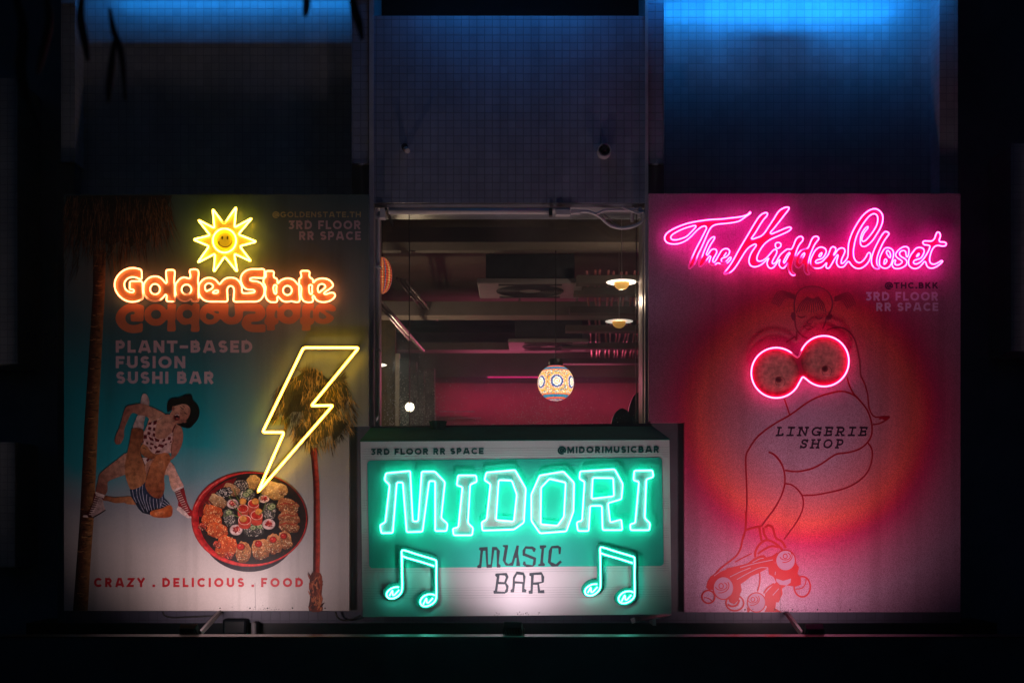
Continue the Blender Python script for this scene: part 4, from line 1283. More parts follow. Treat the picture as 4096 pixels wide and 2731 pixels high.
A.line(za([(1200, 176), (1228, 190), (1240, 206)]), 2, H('#3a1c1c'))
A.line(za([(1184, 262), (1196, 282), (1212, 272)]), 2.4, SK3)
A.obj('acrobat_picture', M_print, lp)

# ---- printed bowl of sushi
A = Art2(-0.0070, 2e-5)
zb = Z(740, 1870, 0.27426)
rr = random.Random(21)
A.disc(*zb([(935, 905)])[0], 705 * 0.27426, 612 * 0.27426, [(0, H('#241a24')), (1, H('#2e2230'))], 48)
A.disc(*zb([(938, 750)])[0], 847 * 0.27426, 692 * 0.27426, [(0, H('#a81a20')), (0.92, H('#b41e24')), (0.97, H('#d83a38')), (1, H('#9c1a20'))], 64)
A.disc(*zb([(985, 742)])[0], 782 * 0.27426, 664 * 0.27426, [(0, (0.012, 0.010, 0.012)), (0.9, (0.016, 0.012, 0.012)), (1, (0.03, 0.012, 0.012))], 64)
A.poly(zb([(180, 700), (200, 560), (290, 420), (420, 300), (600, 190), (760, 140), (700, 240), (540, 330), (420, 420), (330, 540), (280, 640), (240, 720)]), H('#7a1218'))
A.line(zb([(150, 560), (240, 400), (400, 250), (600, 130)]), 2.2, H('#e08078'))
def blob(cx, cy, rx, ry, rot, light, dark, specks, n=60, sr=(6, 14), jag=0.10):
    pts = []
    for i in range(26):
        a = 360 * i / 26
        q = 1 + rr.uniform(-jag, jag)
        x, y = rx * q * math.copysign(abs(math.cos(R(a))) ** 0.8, math.cos(R(a))), ry * q * math.copysign(abs(math.sin(R(a))) ** 0.8, math.sin(R(a)))
        pts.append((cx + x * math.cos(R(rot)) - y * math.sin(R(rot)), cy + x * math.sin(R(rot)) + y * math.cos(R(rot))))
    A.step = 2e-5
    A.spoly(zb(pts), light, dark, 90, n=1, smooth=False)
    A.step = 1e-6
    for k in range(n):
        a = rr.uniform(0, 360); q = rr.random() ** 0.5 * 0.97
        x, y = rx * q * math.cos(R(a)), ry * q * math.sin(R(a))
        px, py = cx + x * math.cos(R(rot)) - y * math.sin(R(rot)), cy + x * math.sin(R(rot)) + y * math.cos(R(rot))
        (px, py), = zb([(px, py)])
        A.speck(px, py, rr.uniform(*sr) * 0.27426, rr.choice(specks), rr)
    A.step = 2e-5
OR, ORd, GRN, CRM, TAN, BRN, BLK = H('#e0602c'), H('#8a2a14'), H('#56743c'), H('#e8d4b0'), H('#c89460'), H('#6a3420'), H('#1c161a')
TMP, TMPd = H('#d8b070'), H('#8a6434')
blob(1000, 215, 105, 105, 0, TMP, TMPd, [CRM, TMP, TMPd, H('#c08040')], 70)
blob(1290, 330, 190, 130, 15, H('#d8bc90'), TMPd, [CRM, TMP, H('#b88850')], 120)
blob(1430, 330, 70, 75, -20, TMP, BRN, [CRM, TMP, H('#c07040')], 40)
blob(820, 250, 105, 75, 8, H('#3a3234'), BLK, [H('#e4dcd4'), H('#cfc4bc'), BLK], 130, (6, 13))
blob(680, 320, 120, 80, 28, H('#c89c70'), BRN, [CRM, TAN, H('#a06c40')], 70)
blob(560, 375, 135, 80, -22, H('#2c2628'), BLK, [H('#e4dcd4'), H('#e4dcd4'), BLK], 120, (7, 15))
blob(480, 485, 135, 80, 28, H('#d0a878'), BRN, [CRM, TAN, H('#b07c4c')], 80)
blob(330, 560, 60, 70, 0, H('#6a2a28'), BLK, [H('#d8c0b8'), H('#b84030')], 30)
for (x, y, rx, ry, ro) in ((405, 640, 145, 95, 20), (390, 770, 150, 105, 10), (470, 920, 160, 110, 15), (600, 1150, 150, 160, 30)):
    blob(x, y, rx, ry, ro, OR, ORd, [H('#f0a060'), H('#e87838'), H('#f4c890'), H('#b83c1c'), H('#f0d0a0')], 130, (6, 13))
for (x, y) in ((250, 860), (470, 1120), (640, 1280)):
    blob(x, y, 60, 50, 20, H('#b83a28'), BLK, [H('#d8a090'), H('#e86040')], 25)
for (x, y, rx, ry, ro) in ((1500, 565, 165, 115, 20), (1520, 730, 155, 100, 14), (1510, 855, 150, 90, 8)):
    blob(x, y, rx, ry, ro, H('#b06a40'), BRN, [CRM, H('#d8a878'), H('#8a3820'), H('#e0c8a0'), GRN], 120, (6, 13))
    A.line(zb(catmull([(x - 130, y - 20), (x - 40, y - 50), (x + 60, y - 30), (x + 130, y - 60)], False)), 5, H('#a03018'))
for (x, y, rx, ry, ro) in ((1460, 1060, 95, 130, -18), (1295, 1110, 105, 145, -14), (1100, 1190, 125, 150, -8), (850, 1230, 108, 160, 6)):
    blob(x, y, rx, ry, ro, H('#d8925c'), BRN, [CRM, H('#e8b070'), GRN, BLK, H('#f0e0c0'), H('#c07038')], 120, (6, 13))
for (x, y, r) in ((815, 1150, 62), (1072, 1110, 58), (1284, 1050, 56), (1440, 995, 54)):
    A.disc(*zb([(x, y)])[0], r * 0.27426, r * 0.88 * 0.27426, [(0, H('#d83424')), (0.7, H('#b01c18')), (1, H('#701012'))], 20, fx=-4, fy=-4)
    A.poly(zb(ell(x - 14, y - 16, 9, 6, 8)), H('#f0b0a0'))
for (x, y, rx, ry, ro) in ((650, 740, 85, 140, -12), (1235, 640, 90, 130, 8), (1005, 905, 150, 100, -8), (900, 400, 120, 70, 0)):
    blob(x, y, rx, ry, ro, H('#6a6460'), BLK, [H('#e8e0d8'), H('#d4ccc4'), BLK, H('#e8e0d8'), H('#8a9070')], 150, (6, 12))
for (x, y) in ((640, 650), (990, 870), (1090, 855), (1250, 580), (1280, 560), (945, 345), (890, 390)):
    A.poly(zb(ell(x, y, 52, 42, 16)), H('#3c5a2c')); A.poly(zb(ell(x, y, 40, 31, 14)), H('#a8b088')); A.poly(zb(ell(x + 4, y + 2, 16, 13, 10)), H('#5e7840'))
for (x, y, rx, ry) in ((745, 905, 97, 82), (1222, 822, 97, 82), (1150, 455, 82, 58), (695, 525, 88, 72)):
    A.disc(*zb([(x, y)])[0], rx * 0.27426, ry * 0.27426, [(0, H('#e0c4c0')), (0.9, H('#d8bcb8')), (1, H('#5a4448'))], 24)
    blob(x + 5, y - 5, rx * 0.55, ry * 0.55, 0, H('#c0302c'), H('#7c1820'), [H('#e06858'), H('#f0b0a0'), H('#8c1820')], 16, (8, 18), 0.25)
for (x, y, w, h) in ((1000, 520, 82, 200), (845, 590, 80, 150), (1045, 690, 88, 150), (870, 760, 95, 130)):
    A.spoly(zb([(x - w, y), (x + w, y), (x + w * 0.9, y + h * 0.8), (x + w * 0.4, y + h), (x - w * 0.4, y + h), (x - w * 0.9, y + h * 0.8)]), H('#e05a40'), H('#b83a30'), 90, smooth=False)
    A.poly(zb(ell(x, y, w, w * 0.78, 26)), H('#f0b8a8'))
    A.poly(zb(ell(x, y + 2, w * 0.88, w * 0.66, 24)), H('#c42c20'))
    for k in range(24):
        a = rr.uniform(0, 360); q = rr.random() ** 0.5
        A.speck(*zb([(x + w * 0.8 * q * math.cos(R(a)), y + w * 0.58 * q * math.sin(R(a)))])[0], 2.2, rr.choice([H('#e86040'), H('#a01818')]), rr)
for (x, y) in ((1025, 490), (842, 490), (1075, 640), (850, 745)):
    A.disc(*zb([(x, y)])[0], 54 * 0.27426, 50 * 0.27426, [(0, H('#f0b060')), (0.8, H('#e09040')), (1, H('#a86028'))], 20, fx=-3, fy=-3)
for s_ in ([(640, 420), (740, 520), (800, 590)], [(710, 300), (745, 400), (800, 500)], [(1110, 340), (1100, 440), (1075, 530)], [(560, 710), (680, 680), (790, 720)], [(650, 545), (760, 610), (830, 690)], [(1180, 500), (1140, 620), (1080, 690)]):
    A.line(zb(catmull(s_, False)), 3.2, H('#6a7c40'))
for k in range(150):
    a = rr.uniform(20, 160); q = rr.uniform(0.9, 0.99)
    (x, y), = zb([(985 + 770 * q * math.cos(R(a)), 742 + 650 * q * math.sin(R(a)))])
    A.speck(x, y, rr.uniform(0.8, 2.0), rr.choice([H('#5a2a28'), H('#8a3a30'), H('#3a3038')]), rr)
A.obj('sushi_bowl_picture', M_print, lp)
def flecks(x0, x1, yb, mat, parent, Y, n=34, seed=4):
    A_ = Art(Y, 1e-5); q = random.Random(seed)
    for k in range(n):
        x = q.gauss((x0 + x1) / 2, (x1 - x0) / 3); y = yb - abs(q.gauss(2, 9))
        A_.poly(ell(x, y, q.uniform(0.5, 1.8), q.uniform(0.6, 2.4), 7), None)
    A_.obj('dirt_flecks', mat, parent)
    A_ = Art(Y, 1e-5)
    A_.line([((x0 + x1) / 2 - 30, yb - 110), ((x0 + x1) / 2 - 28, yb - 1)], 1.2, None)
    A_.obj('seam', mat, parent)
    for x in (x0 - 80, x0 + 40, x0 + 110, x1 + 30, x1 + 160):
        m = MB(); m.lathe(Pn(x, yb - 9, Y), [(0.0, -0.004), (0.0055, -0.003), (0.006, 0.001)], 10, axis='Y'); obj('screw', m, M_black, parent)
flecks(960, 1140, 2440, ink('grime', (0.06, 0.04, 0.04)), lp, -0.0012)

# ---- printed words
M_ink_mauve = ink('mauve_ink', H('#c8b0bc'))
M_ink_red = ink('red_ink', H('#b8202c'))
def words(rows, mat, parent, Y, **kw):
    """each row of words is one printed part"""
    for (txt, x0, x1, top, base, t, col) in rows:
        arts = [Art(Y, 1.2e-5)]
        def na():
            arts.append(Art(Y, 1.2e-5)); return arts[-1]
        lettering(txt, x0, x1, top, base, t, arts[0], None, newart=na, **kw)
        for A_ in arts: A_.obj('lettering', mat, parent)
zt = 620 / 2352
words([('PLANT-BASED', 420 + 160 * zt, 420 + 2238 * zt, 1320 + 158 * zt, 1320 + 342 * zt, 0.25, None),
       ('FUSION', 420 + 160 * zt, 420 + 1222 * zt, 1320 + 394 * zt, 1320 + 578 * zt, 0.25, None),
       ('SUSHI BAR', 420 + 168 * zt, 420 + 1655 * zt, 1320 + 629 * zt, 1320 + 812 * zt, 0.25, None)], M_ink_mauve, lp, -0.001)
zf = 0.5527
words([('3RD FLOOR', 200 + 1725 * zf, 200 + 2250 * zf, 740 + 258 * zf, 740 + 320 * zf, 0.23, None),
       ('RR SPACE', 200 + 1803 * zf, 200 + 2250 * zf, 740 + 336 * zf, 740 + 398 * zf, 0.23, None)], M_ink_mauve, lp, -0.001)
words([('@GOLDENSTATE.TH', 200 + 1612 * zf, 200 + 2250 * zf, 740 + 194 * zf, 740 + 234 * zf, 0.2, None)], ink('olive_ink', H('#b4ac80')), lp, -0.001)
zc = 920 / 2352
words([('CRAZY', 340 + 92 * zc, 340 + 614 * zc, 2280 + 77 * zc, 2280 + 170 * zc, 0.25, None),
       ('.', 340 + 690 * zc, 340 + 716 * zc, 2280 + 77 * zc, 2280 + 170 * zc, 0.26, None),
       ('DELICIOUS', 340 + 790 * zc, 340 + 1628 * zc, 2280 + 77 * zc, 2280 + 170 * zc, 0.25, None),
       ('.', 340 + 1702 * zc, 340 + 1728 * zc, 2280 + 77 * zc, 2280 + 170 * zc, 0.26, None),
       ('FOOD', 340 + 1800 * zc, 340 + 2230 * zc, 2280 + 77 * zc, 2280 + 170 * zc, 0.25, None)], M_ink_red, lp, -0.001, gapw=0.34)

# ------------------------------------------------------------------ NEON: GoldenState
s0 = 480 / 2352
gA = Z(430, 1040, s0); gB = Z(890, 1040, s0)
gG = gA([(655, 192), (560, 162), (480, 156), (390, 172), (300, 215), (215, 290), (160, 380), (140, 470), (150, 560), (190, 650), (260, 730), (350, 790), (430, 815), (500, 820), (570, 810), (640, 785), (688, 756), (697, 705), (692, 620), (690, 560), (688, 500), (683, 440), (655, 416), (560, 415), (465, 416), (440, 432), (436, 480), (436, 555), (452, 573), (490, 576), (512, 590), (515, 612), (498, 630), (455, 632), (400, 612), (352, 570), (332, 510), (335, 440), (370, 385), (430, 345), (500, 334), (570, 347), (620, 368), (652, 378), (670, 360), (672, 300), (668, 230)])
gol = gA([(712, 490), (722, 450), (745, 415), (790, 368), (850, 332), (920, 320), (990, 327), (1050, 357), (1095, 402), (1125, 440), (1146, 454), (1160, 438), (1157, 380), (1150, 300), (1147, 240), (1156, 206), (1185, 194), (1240, 193), (1290, 197), (1315, 220), (1318, 280), (1310, 360), (1306, 430), (1316, 475), (1318, 540), (1318, 620), (1320, 700), (1325, 765), (1315, 802), (1285, 813), (1220, 812), (1172, 806), (1155, 780), (1160, 725), (1152, 684), (1132, 680), (1110, 710), (1060, 760), (1000, 795), (930, 805), (860, 795), (790, 755), (737, 700), (710, 640), (704, 560)])
gol_h = gA(ell(932, 570, 97, 102, 20))
gd = gA([(1340, 462), (1365, 430), (1405, 382), (1450, 352), (1500, 341), (1550, 350), (1598, 362), (1622, 342), (1622, 285), (1611, 225), (1622, 194), (1670, 184), (1745, 186), (1778, 210), (1786, 280), (1777, 360), (1774, 430), (1784, 485), (1784, 560), (1782, 640), (1785, 740), (1776, 798), (1742, 817), (1690, 815), (1655, 800), (1640, 772), (1620, 770), (1590, 790), (1520, 808), (1450, 795), (1390, 755), (1347, 690), (1330, 620), (1328, 530)])
gd_h = gA(ell(1548, 578, 97, 98, 20))
sx = (890 - 430) / s0
def gb(p): return [(x + sx, y) for (x, y) in p]
gen = gA([(1800, 470), (1830, 430), (1870, 387), (1930, 356), (2000, 348), (2070, 362), (2130, 402), (2170, 450), (2196, 470), (2220, 450), (2262, 400), (2310, 365)] + gb([(100, 350), (170, 345), (240, 356), (292, 386), (330, 425), (360, 475), (378, 525), (380, 600), (392, 640), (430, 650), (520, 646), (580, 640), (618, 636), (632, 612), (615, 588), (560, 583), (480, 574), (425, 540), (385, 480), (358, 400), (362, 330), (398, 262), (470, 205), (560, 180), (700, 178), (795, 176), (822, 200), (822, 260), (820, 330), (800, 350), (700, 351), (575, 350), (540, 370), (548, 400), (600, 410), (680, 420), (760, 460), (803, 520), (822, 590), (812, 670), (778, 740), (720, 795), (650, 815), (560, 815), (460, 816), (340, 818), (240, 815), (215, 790), (220, 720), (226, 640), (225, 580), (205, 527), (160, 508), (115, 527), (92, 580), (95, 660), (98, 740), (98, 792), (75, 815), (20, 816)]) + [(2180, 815), (2050, 815), (1980, 812), (1920, 798), (1860, 760), (1812, 700), (1790, 640), (1786, 560)])
gen_h = gA([(1985, 455), (2040, 472), (2068, 510), (2052, 552), (2000, 582), (1940, 608), (1918, 580), (1910, 520), (1935, 475)])
gen_h2 = gA([(2060, 640), (2090, 610), (2130, 592), (2165, 600), (2162, 635), (2115, 650)])
gta = gB([(848, 330), (850, 280), (848, 236), (872, 216), (930, 214), (985, 218), (1007, 245), (1002, 300), (1012, 340), (1050, 360), (1076, 392), (1078, 450), (1092, 452), (1130, 410), (1190, 376), (1260, 360), (1320, 362), (1380, 382), (1430, 422), (1468, 470), (1496, 492), (1500, 580), (1508, 680), (1513, 770), (1500, 815), (1460, 825), (1400, 818), (1350, 806), (1300, 815), (1240, 818), (1170, 795), (1115, 742), (1086, 716), (1070, 740), (1075, 792), (1058, 820), (1000, 827), (930, 818), (872, 770), (842, 700), (838, 620), (846, 540), (832, 490), (804, 445), (808, 375), (832, 345)])
gta_h = gB(ell(1272, 595, 87, 90, 20))
gta_h2 = gB([(1052, 492), (1012, 496), (998, 540), (1003, 600), (1018, 650), (1044, 664), (1056, 640), (1054, 560), (1060, 515)])
gte = gB([(1506, 486), (1502, 430), (1506, 372), (1540, 342), (1542, 290), (1532, 240), (1550, 216), (1620, 211), (1680, 215), (1706, 240), (1702, 300), (1712, 340), (1755, 366), (1776, 400), (1778, 440), (1792, 432), (1830, 392), (1900, 366), (1970, 360), (2040, 371), (2110, 406), (2155, 460), (2166, 500), (2140, 535), (2080, 580), (2010, 627), (1990, 655), (2012, 670), (2060, 660), (2120, 640), (2180, 646), (2206, 690), (2190, 735), (2130, 785), (2060, 815), (1970, 825), (1890, 810), (1830, 770), (1797, 712), (1776, 697), (1764, 730), (1775, 782), (1763, 816), (1720, 828), (1650, 825), (1590, 800), (1550, 740), (1540, 660), (1546, 560), (1532, 506)])
gte_h = gB([(1748, 490), (1702, 495), (1692, 540), (1700, 610), (1715, 660), (1740, 666), (1757, 640), (1752, 560), (1757, 515)])
gte_h2 = gB([(1955, 468), (2005, 490), (2016, 525), (1990, 560), (1930, 606), (1890, 636), (1870, 600), (1867, 540), (1890, 490), (1925, 472)])
C3 = lambda p: catmull(p, True, 3)
words_g = [[C3(gG)], [C3(gol), gol_h], [C3(gd), gd_h], [C3(gen), C3(gen_h), C3(gen_h2)], [C3(gta), gta_h, C3(gta_h2)], [C3(gte), C3(gte_h), C3(gte_h2)]]
M_neon_or = neon_mat('orange_neon', (1.0, 0.25, 0.06), 12.0, (2.0, 1.3, 0.8))
M_pan_or = plain('orange_acrylic', (0.33, 0.20, 0.12), 0.35, var=0.12, scale=14)
gs = thing('neon_lettering', 'orange neon lettering GoldenState on the left poster', 'neon sign', Pn(900, 1210, -0.05))
for w_ in words_g:
    panel('letter_panel', w_, -0.048, 0.006, M_pan_or, gs)
dimg = [Z(430, 1040, s0)([(760, 770)])[0] + (22, 0.45), gA([(900, 815)])[0] + (24, 0.1), gA([(1450, 800)])[0] + (26, 0.05), gA([(1600, 790)])[0] + (24, 0.08), gA([(1740, 817)])[0] + (14, 0.12)]
neon([lp_ for w_ in words_g for lp_ in w_], -0.066, 0.0056, M_neon_or, gs, dim=dimg)
standoffs([(480, 1140), (700, 1190), (920, 1180), (1120, 1190), (1290, 1180)], -0.042, -0.0005, gs)
# printed mirror image of the words below the sign
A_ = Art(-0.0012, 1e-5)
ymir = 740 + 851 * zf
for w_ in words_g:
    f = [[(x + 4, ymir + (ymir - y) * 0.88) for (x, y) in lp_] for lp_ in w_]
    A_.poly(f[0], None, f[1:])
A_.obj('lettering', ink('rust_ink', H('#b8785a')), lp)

# ------------------------------------------------------------------ NEON: smiling sun
zs = Z(760, 810, 280 / 1514)
star = zs([(735, 470), (1000, 95), (958, 545), (1345, 335), (1040, 690), (1440, 848), (1072, 945), (1325, 1275), (955, 1105), (1022, 1505), (750, 1165), (512, 1510), (545, 1105), (160, 1305), (415, 945), (70, 800), (440, 712), (170, 372), (530, 560), (490, 140)])
star = fillet(star, 9, 4)
ringp = zs(ell(745, 825, 250, 258, 48))
M_neon_y = neon_mat('yellow_neon', (1.0, 0.60, 0.03), 14.0, (2.2, 1.8, 1.05))
sun = thing('neon_sun', 'yellow neon sun with a smiling face above the orange lettering', 'neon sign', Pn(898, 1085, -0.05))
panel('star_panel', [star], -0.050, 0.006, plain('amber_acrylic', (0.32, 0.24, 0.10), 0.35, var=0.1), sun)
m = MB(); m.prism(loops_xz([zs(ell(757, 820, 208, 208, 40))], -0.056), -0.057, -0.0505); fc = obj('face', m, plain('yellow_acrylic', (0.85, 0.70, 0.05), 0.3, var=0.05), sun)
A_ = Art(-0.0575, 1e-5)
A_.poly(zs(ell(697, 765, 19, 37, 18)), None); A_.poly(zs(ell(812, 765, 19, 37, 18)), None)
A_.line(zs(ell(757, 815, 152, 150, 16, 20, 160)), 3.4, None)
A_.line(zs([(606, 868), (634, 846)]), 2.6, None); A_.line(zs([(890, 832), (920, 850)]), 2.6, None)
A_.obj('smile', ink('olive_line', (0.10, 0.06, 0.004)), fc)
neon([star, ringp], -0.070, 0.0068, M_neon_y, sun, dim=[zs([(735, 460)])[0] + (16, 0.25)])
standoffs([(898, 905), (898, 1025), (850, 960), (948, 965)], -0.044, -0.0005, sun)

# ------------------------------------------------------------------ NEON: lightning bolt
bolt = fillet(zd([(490, 52), (1050, 52), (568, 640), (790, 632), (28, 1512), (294, 905), (76, 906)]), 9, 4)
bt = thing('neon_bolt', 'yellow neon lightning bolt over the printed palm, pointing at the bowl', 'neon sign', Pn(1036, 1970, -0.05))
m = MB()
for qd in strip(bolt, 12, True):
    xz = loops_xz([[(p.x, p.y) for p in qd]], -0.05)[0]
    m.quad(*[(p[0], -0.05, p[1]) for p in xz]); m.quad(*[(p[0], -0.045, p[1]) for p in xz])
    m.quad((xz[0][0], -0.05, xz[0][1]), (xz[1][0], -0.05, xz[1][1]), (xz[1][0], -0.045, xz[1][1]), (xz[0][0], -0.045, xz[0][1]))
    m.quad((xz[2][0], -0.05, xz[2][1]), (xz[3][0], -0.05, xz[3][1]), (xz[3][0], -0.045, xz[3][1]), (xz[2][0], -0.045, xz[2][1]))
obj('backing', m, plain('amber_strip', (0.75, 0.45, 0.06), 0.35, var=0.05), bt)
neon([bolt], -0.066, 0.0082, M_neon_y, bt)
standoffs([(1214, 1391), (1400, 1391), (1135, 1560), (1330, 1500), (1060, 1728), (1100, 1830), (1200, 1760)], -0.045, -0.0005, bt)

# ------------------------------------------------------------------ MIDDLE SIGN BOX
YM = -0.45
def Wm(x, y): return (x * K, y * K)
fr = [Wm(828, 1012), Wm(1537.5, 1008), Wm(1542.5, 1410), Wm(833, 1416)]
mbx = thing('sign_box', 'white music bar sign box with a green panel under the window', 'sign box', Pd(1185, 1416, -0.2))
M_paper = ink('cream_vinyl', (0.70, 0.65, 0.64), 0.4, 0.12)
m = MB(); m.prism(loops_xz([fr], YM), YM, 0.03)
obj('box', m, M_paper, mbx)
# sloping rain hood on top
q0, q1 = Pd(826, 1012.2, YM - 0.012), Pd(1539.5, 1008.2, YM - 0.012)
h0, h1 = Pd(852, 981, 0.075), Pd(1497, 977, 0.075)
m = MB()
def slabq(m, a, b, c, d, t):
    n = (b - a).cross(c - b).normalized() * t
    lo = [a, b, c, d]; hi = [p + n for p in lo]
    base = len(m.v)
    for p in lo + hi: m.vert(p)
    for f in ((0, 1, 2, 3), (7, 6, 5, 4), (0, 4, 5, 1), (1, 5, 6, 2), (2, 6, 7, 3), (3, 7, 4, 0)): m.face([base + k for k in f])
slabq(m, q0, q1, h1, h0, -0.006)
M_green_dk = plain('dark_green_metal', (0.002, 0.085, 0.066), 0.9, var=0.2, scale=6)
M_green_dk.node_tree.nodes['Principled BSDF'].inputs['Specular IOR Level'].default_value = 0.08
obj('hood', m, M_green_dk, mbx)
m = MB(); m.v = [tuple(q0 + Vector((0.01, 0.02, -0.01))), tuple(h0 + Vector((0.01, -0.01, -0.01))), tuple(Vector((h0.x + 0.01, 0.03, q0.z - 0.02)))]; m.g = [1] * 3; m.face((0, 1, 2)); 
m.v += [tuple(q1 + Vector((-0.01, 0.02, -0.01))), tuple(h1 + Vector((-0.01, -0.01, -0.01))), tuple(Vector((h1.x - 0.01, 0.03, q1.z - 0.02)))]; m.g += [1] * 3; m.face((3, 5, 4))
obj('hood_cheek', m, M_green_dk, mbx)
m = MB(); m.prism(loops_xz([D((803, 979), (1571, 971), (1571, 1404), (803, 1404))], 0.055), 0.055, 0.075)
obj('back_panel', m, plain('grey_backing', (0.065, 0.065, 0.08), 0.55, var=0.25, scale=3), mbx)
pot = thing('flower_pot', 'small dark pot standing on the hood of the green sign', 'pot', Pd(1006, 984, -0.02))
cp = Pd(1006, 986, 0.0)
m = MB(); m.lathe(cp, [(0.0, 0.0), (0.058, 0.0), (0.066, 0.052), (0.069, 0.054), (0.069, 0.064), (0.062, 0.064), (0.058, 0.02), (0.0, 0.02)], 24); obj('body', m, M_green_dk, pot)

# printed face: staff lines, green panel, words
M_staff = ink('staff_ink', (0.36, 0.33, 0.34))
for y0 in (1027, 1145, 1212, 1288, 1347):
    for k in range(5):
        A_ = Art(YM - 0.001, 1e-5)
        yy = y0 + k * 5.6
        xl = 832; xr = 1539
        p = [(x * K, (yy + 4 - 4.6 * (x - xl) / (xr - xl) + 0.4 * math.sin(x * 0.05 + k)) * K) for x in range(xl, xr, 22)]
        A_.line(p, 0.9, None)
        A_.obj('staff_line', M_staff, mbx)
zm = Z(1400, 1650, 1320 / 2070)
pan = []
for (cx, cy, a0) in ((130, 322, 180), (1935, 303, 270), (1946, 937, 0), (142, 952, 90)):
    pan += [(cx + 22 * math.cos(R(a0 + k * 15)), cy + 22 * math.sin(R(a0 + k * 15))) for k in range(7)]
A_ = Art(YM - 0.0022, 1e-5)
A_.poly(zm(pan), None)
A_.obj('green_panel', ink('green_ink', (0.04, 0.56, 0.42), 0.4, 0.14), mbx)
M_ink_dk = ink('dark_green_ink', (0.008, 0.072, 0.066))
words([('3RD FLOOR RR SPACE', 1400 + 130 * 0.6377, 1400 + 838 * 0.6377, 1650 + 226 * 0.6377, 1650 + 265 * 0.6377, 0.25, None)], M_ink_dk, mbx, YM - 0.0022, slope=-0.0082)
words([('@MIDORIMUSICBAR', 1400 + 1305 * 0.6377, 1400 + 1940 * 0.6377, 1650 + 214 * 0.6377, 1650 + 255 * 0.6377, 0.25, None)], M_ink_dk, mbx, YM - 0.0022, slope=-0.0082)
zk = Z(1880, 2160, 410 / 2352)
A_ = Art(YM - 0.0026, 1e-5)
for lp_ in ([[(220, 160), (405, 150), (418, 550), (472, 550), (508, 150), (610, 150), (688, 240), (660, 530), (705, 575), (696, 622), (615, 624), (608, 225), (560, 225), (500, 625), (380, 630), (350, 235), (300, 238), (258, 632), (172, 636), (163, 585), (212, 548), (240, 240), (203, 205)]],
            [[(760, 105), (878, 108), (818, 490), (880, 542), (955, 500), (1068, 115), (1122, 116), (1104, 300), (1152, 588), (1058, 586), (1072, 405), (1040, 400), (990, 582), (820, 580), (748, 455), (800, 165), (750, 135)]],
            [[(1272, 135), (1440, 138), (1512, 190), (1492, 266), (1448, 258), (1425, 205), (1282, 190), (1265, 295), (1518, 398), (1505, 550), (1440, 605), (1300, 612), (1208, 555), (1228, 480), (1270, 482), (1285, 545), (1435, 568), (1456, 440), (1208, 345), (1205, 228)]],
            [[(1602, 112), (1748, 110), (1752, 155), (1700, 180), (1676, 500), (1720, 540), (1712, 588), (1568, 588), (1565, 548), (1608, 538), (1640, 200), (1598, 182)]],
            [[(1868, 132), (2020, 112), (2092, 162), (2078, 312), (2036, 316), (2025, 180), (1890, 182), (1852, 490), (1968, 545), (2070, 455), (2110, 498), (2010, 595), (1878, 602), (1786, 505), (1806, 235)]],
            [[(588, 760), (842, 745), (886, 835), (832, 970), (888, 1045), (868, 1178), (795, 1222), (548, 1222), (535, 1165), (572, 1140), (615, 845), (574, 805)], [(680, 798), (800, 805), (822, 850), (785, 958), (660, 950)], [(645, 1005), (805, 1008), (832, 1090), (795, 1178), (625, 1166)]],
            [[(1070, 712), (1230, 738), (1274, 830), (1248, 1105), (1296, 1135), (1285, 1192), (1190, 1190), (1198, 994), (1038, 990), (1010, 1192), (930, 1190), (932, 1135), (970, 1108), (985, 850)], [(1080, 780), (1212, 795), (1222, 952), (1028, 935), (1030, 880)]],
            [[(1365, 748), (1642, 725), (1704, 835), (1694, 962), (1585, 995), (1610, 1150), (1700, 1135), (1710, 1212), (1558, 1210), (1545, 1018), (1448, 1018), (1436, 1222), (1350, 1224), (1342, 1158), (1388, 1145), (1400, 825), (1360, 805)], [(1465, 792), (1632, 790), (1642, 948), (1455, 968)]]):
    f = [zk(q) for q in lp_]
    A_.poly(f[0], None, f[1:])
A_.obj('lettering', ink('slate_ink', (0.042, 0.052, 0.062)), mbx)
# screws and rust flecks at the lower edge
A_ = Art(YM - 0.003, 1e-5)
rr = random.Random(8)
for k in range(26):
    x = rr.choice([1985, 2075, 2090, 2110, 2150]) + rr.gauss(0, 8); y = 2452 + rr.gauss(0, 5)
    A_.poly(ell(x, y, rr.uniform(0.8, 2.4), rr.uniform(0.8, 2.6), 8), None)
A_.obj('rust_flecks', ink('rust_specks', (0.05, 0.03, 0.03)), mbx)

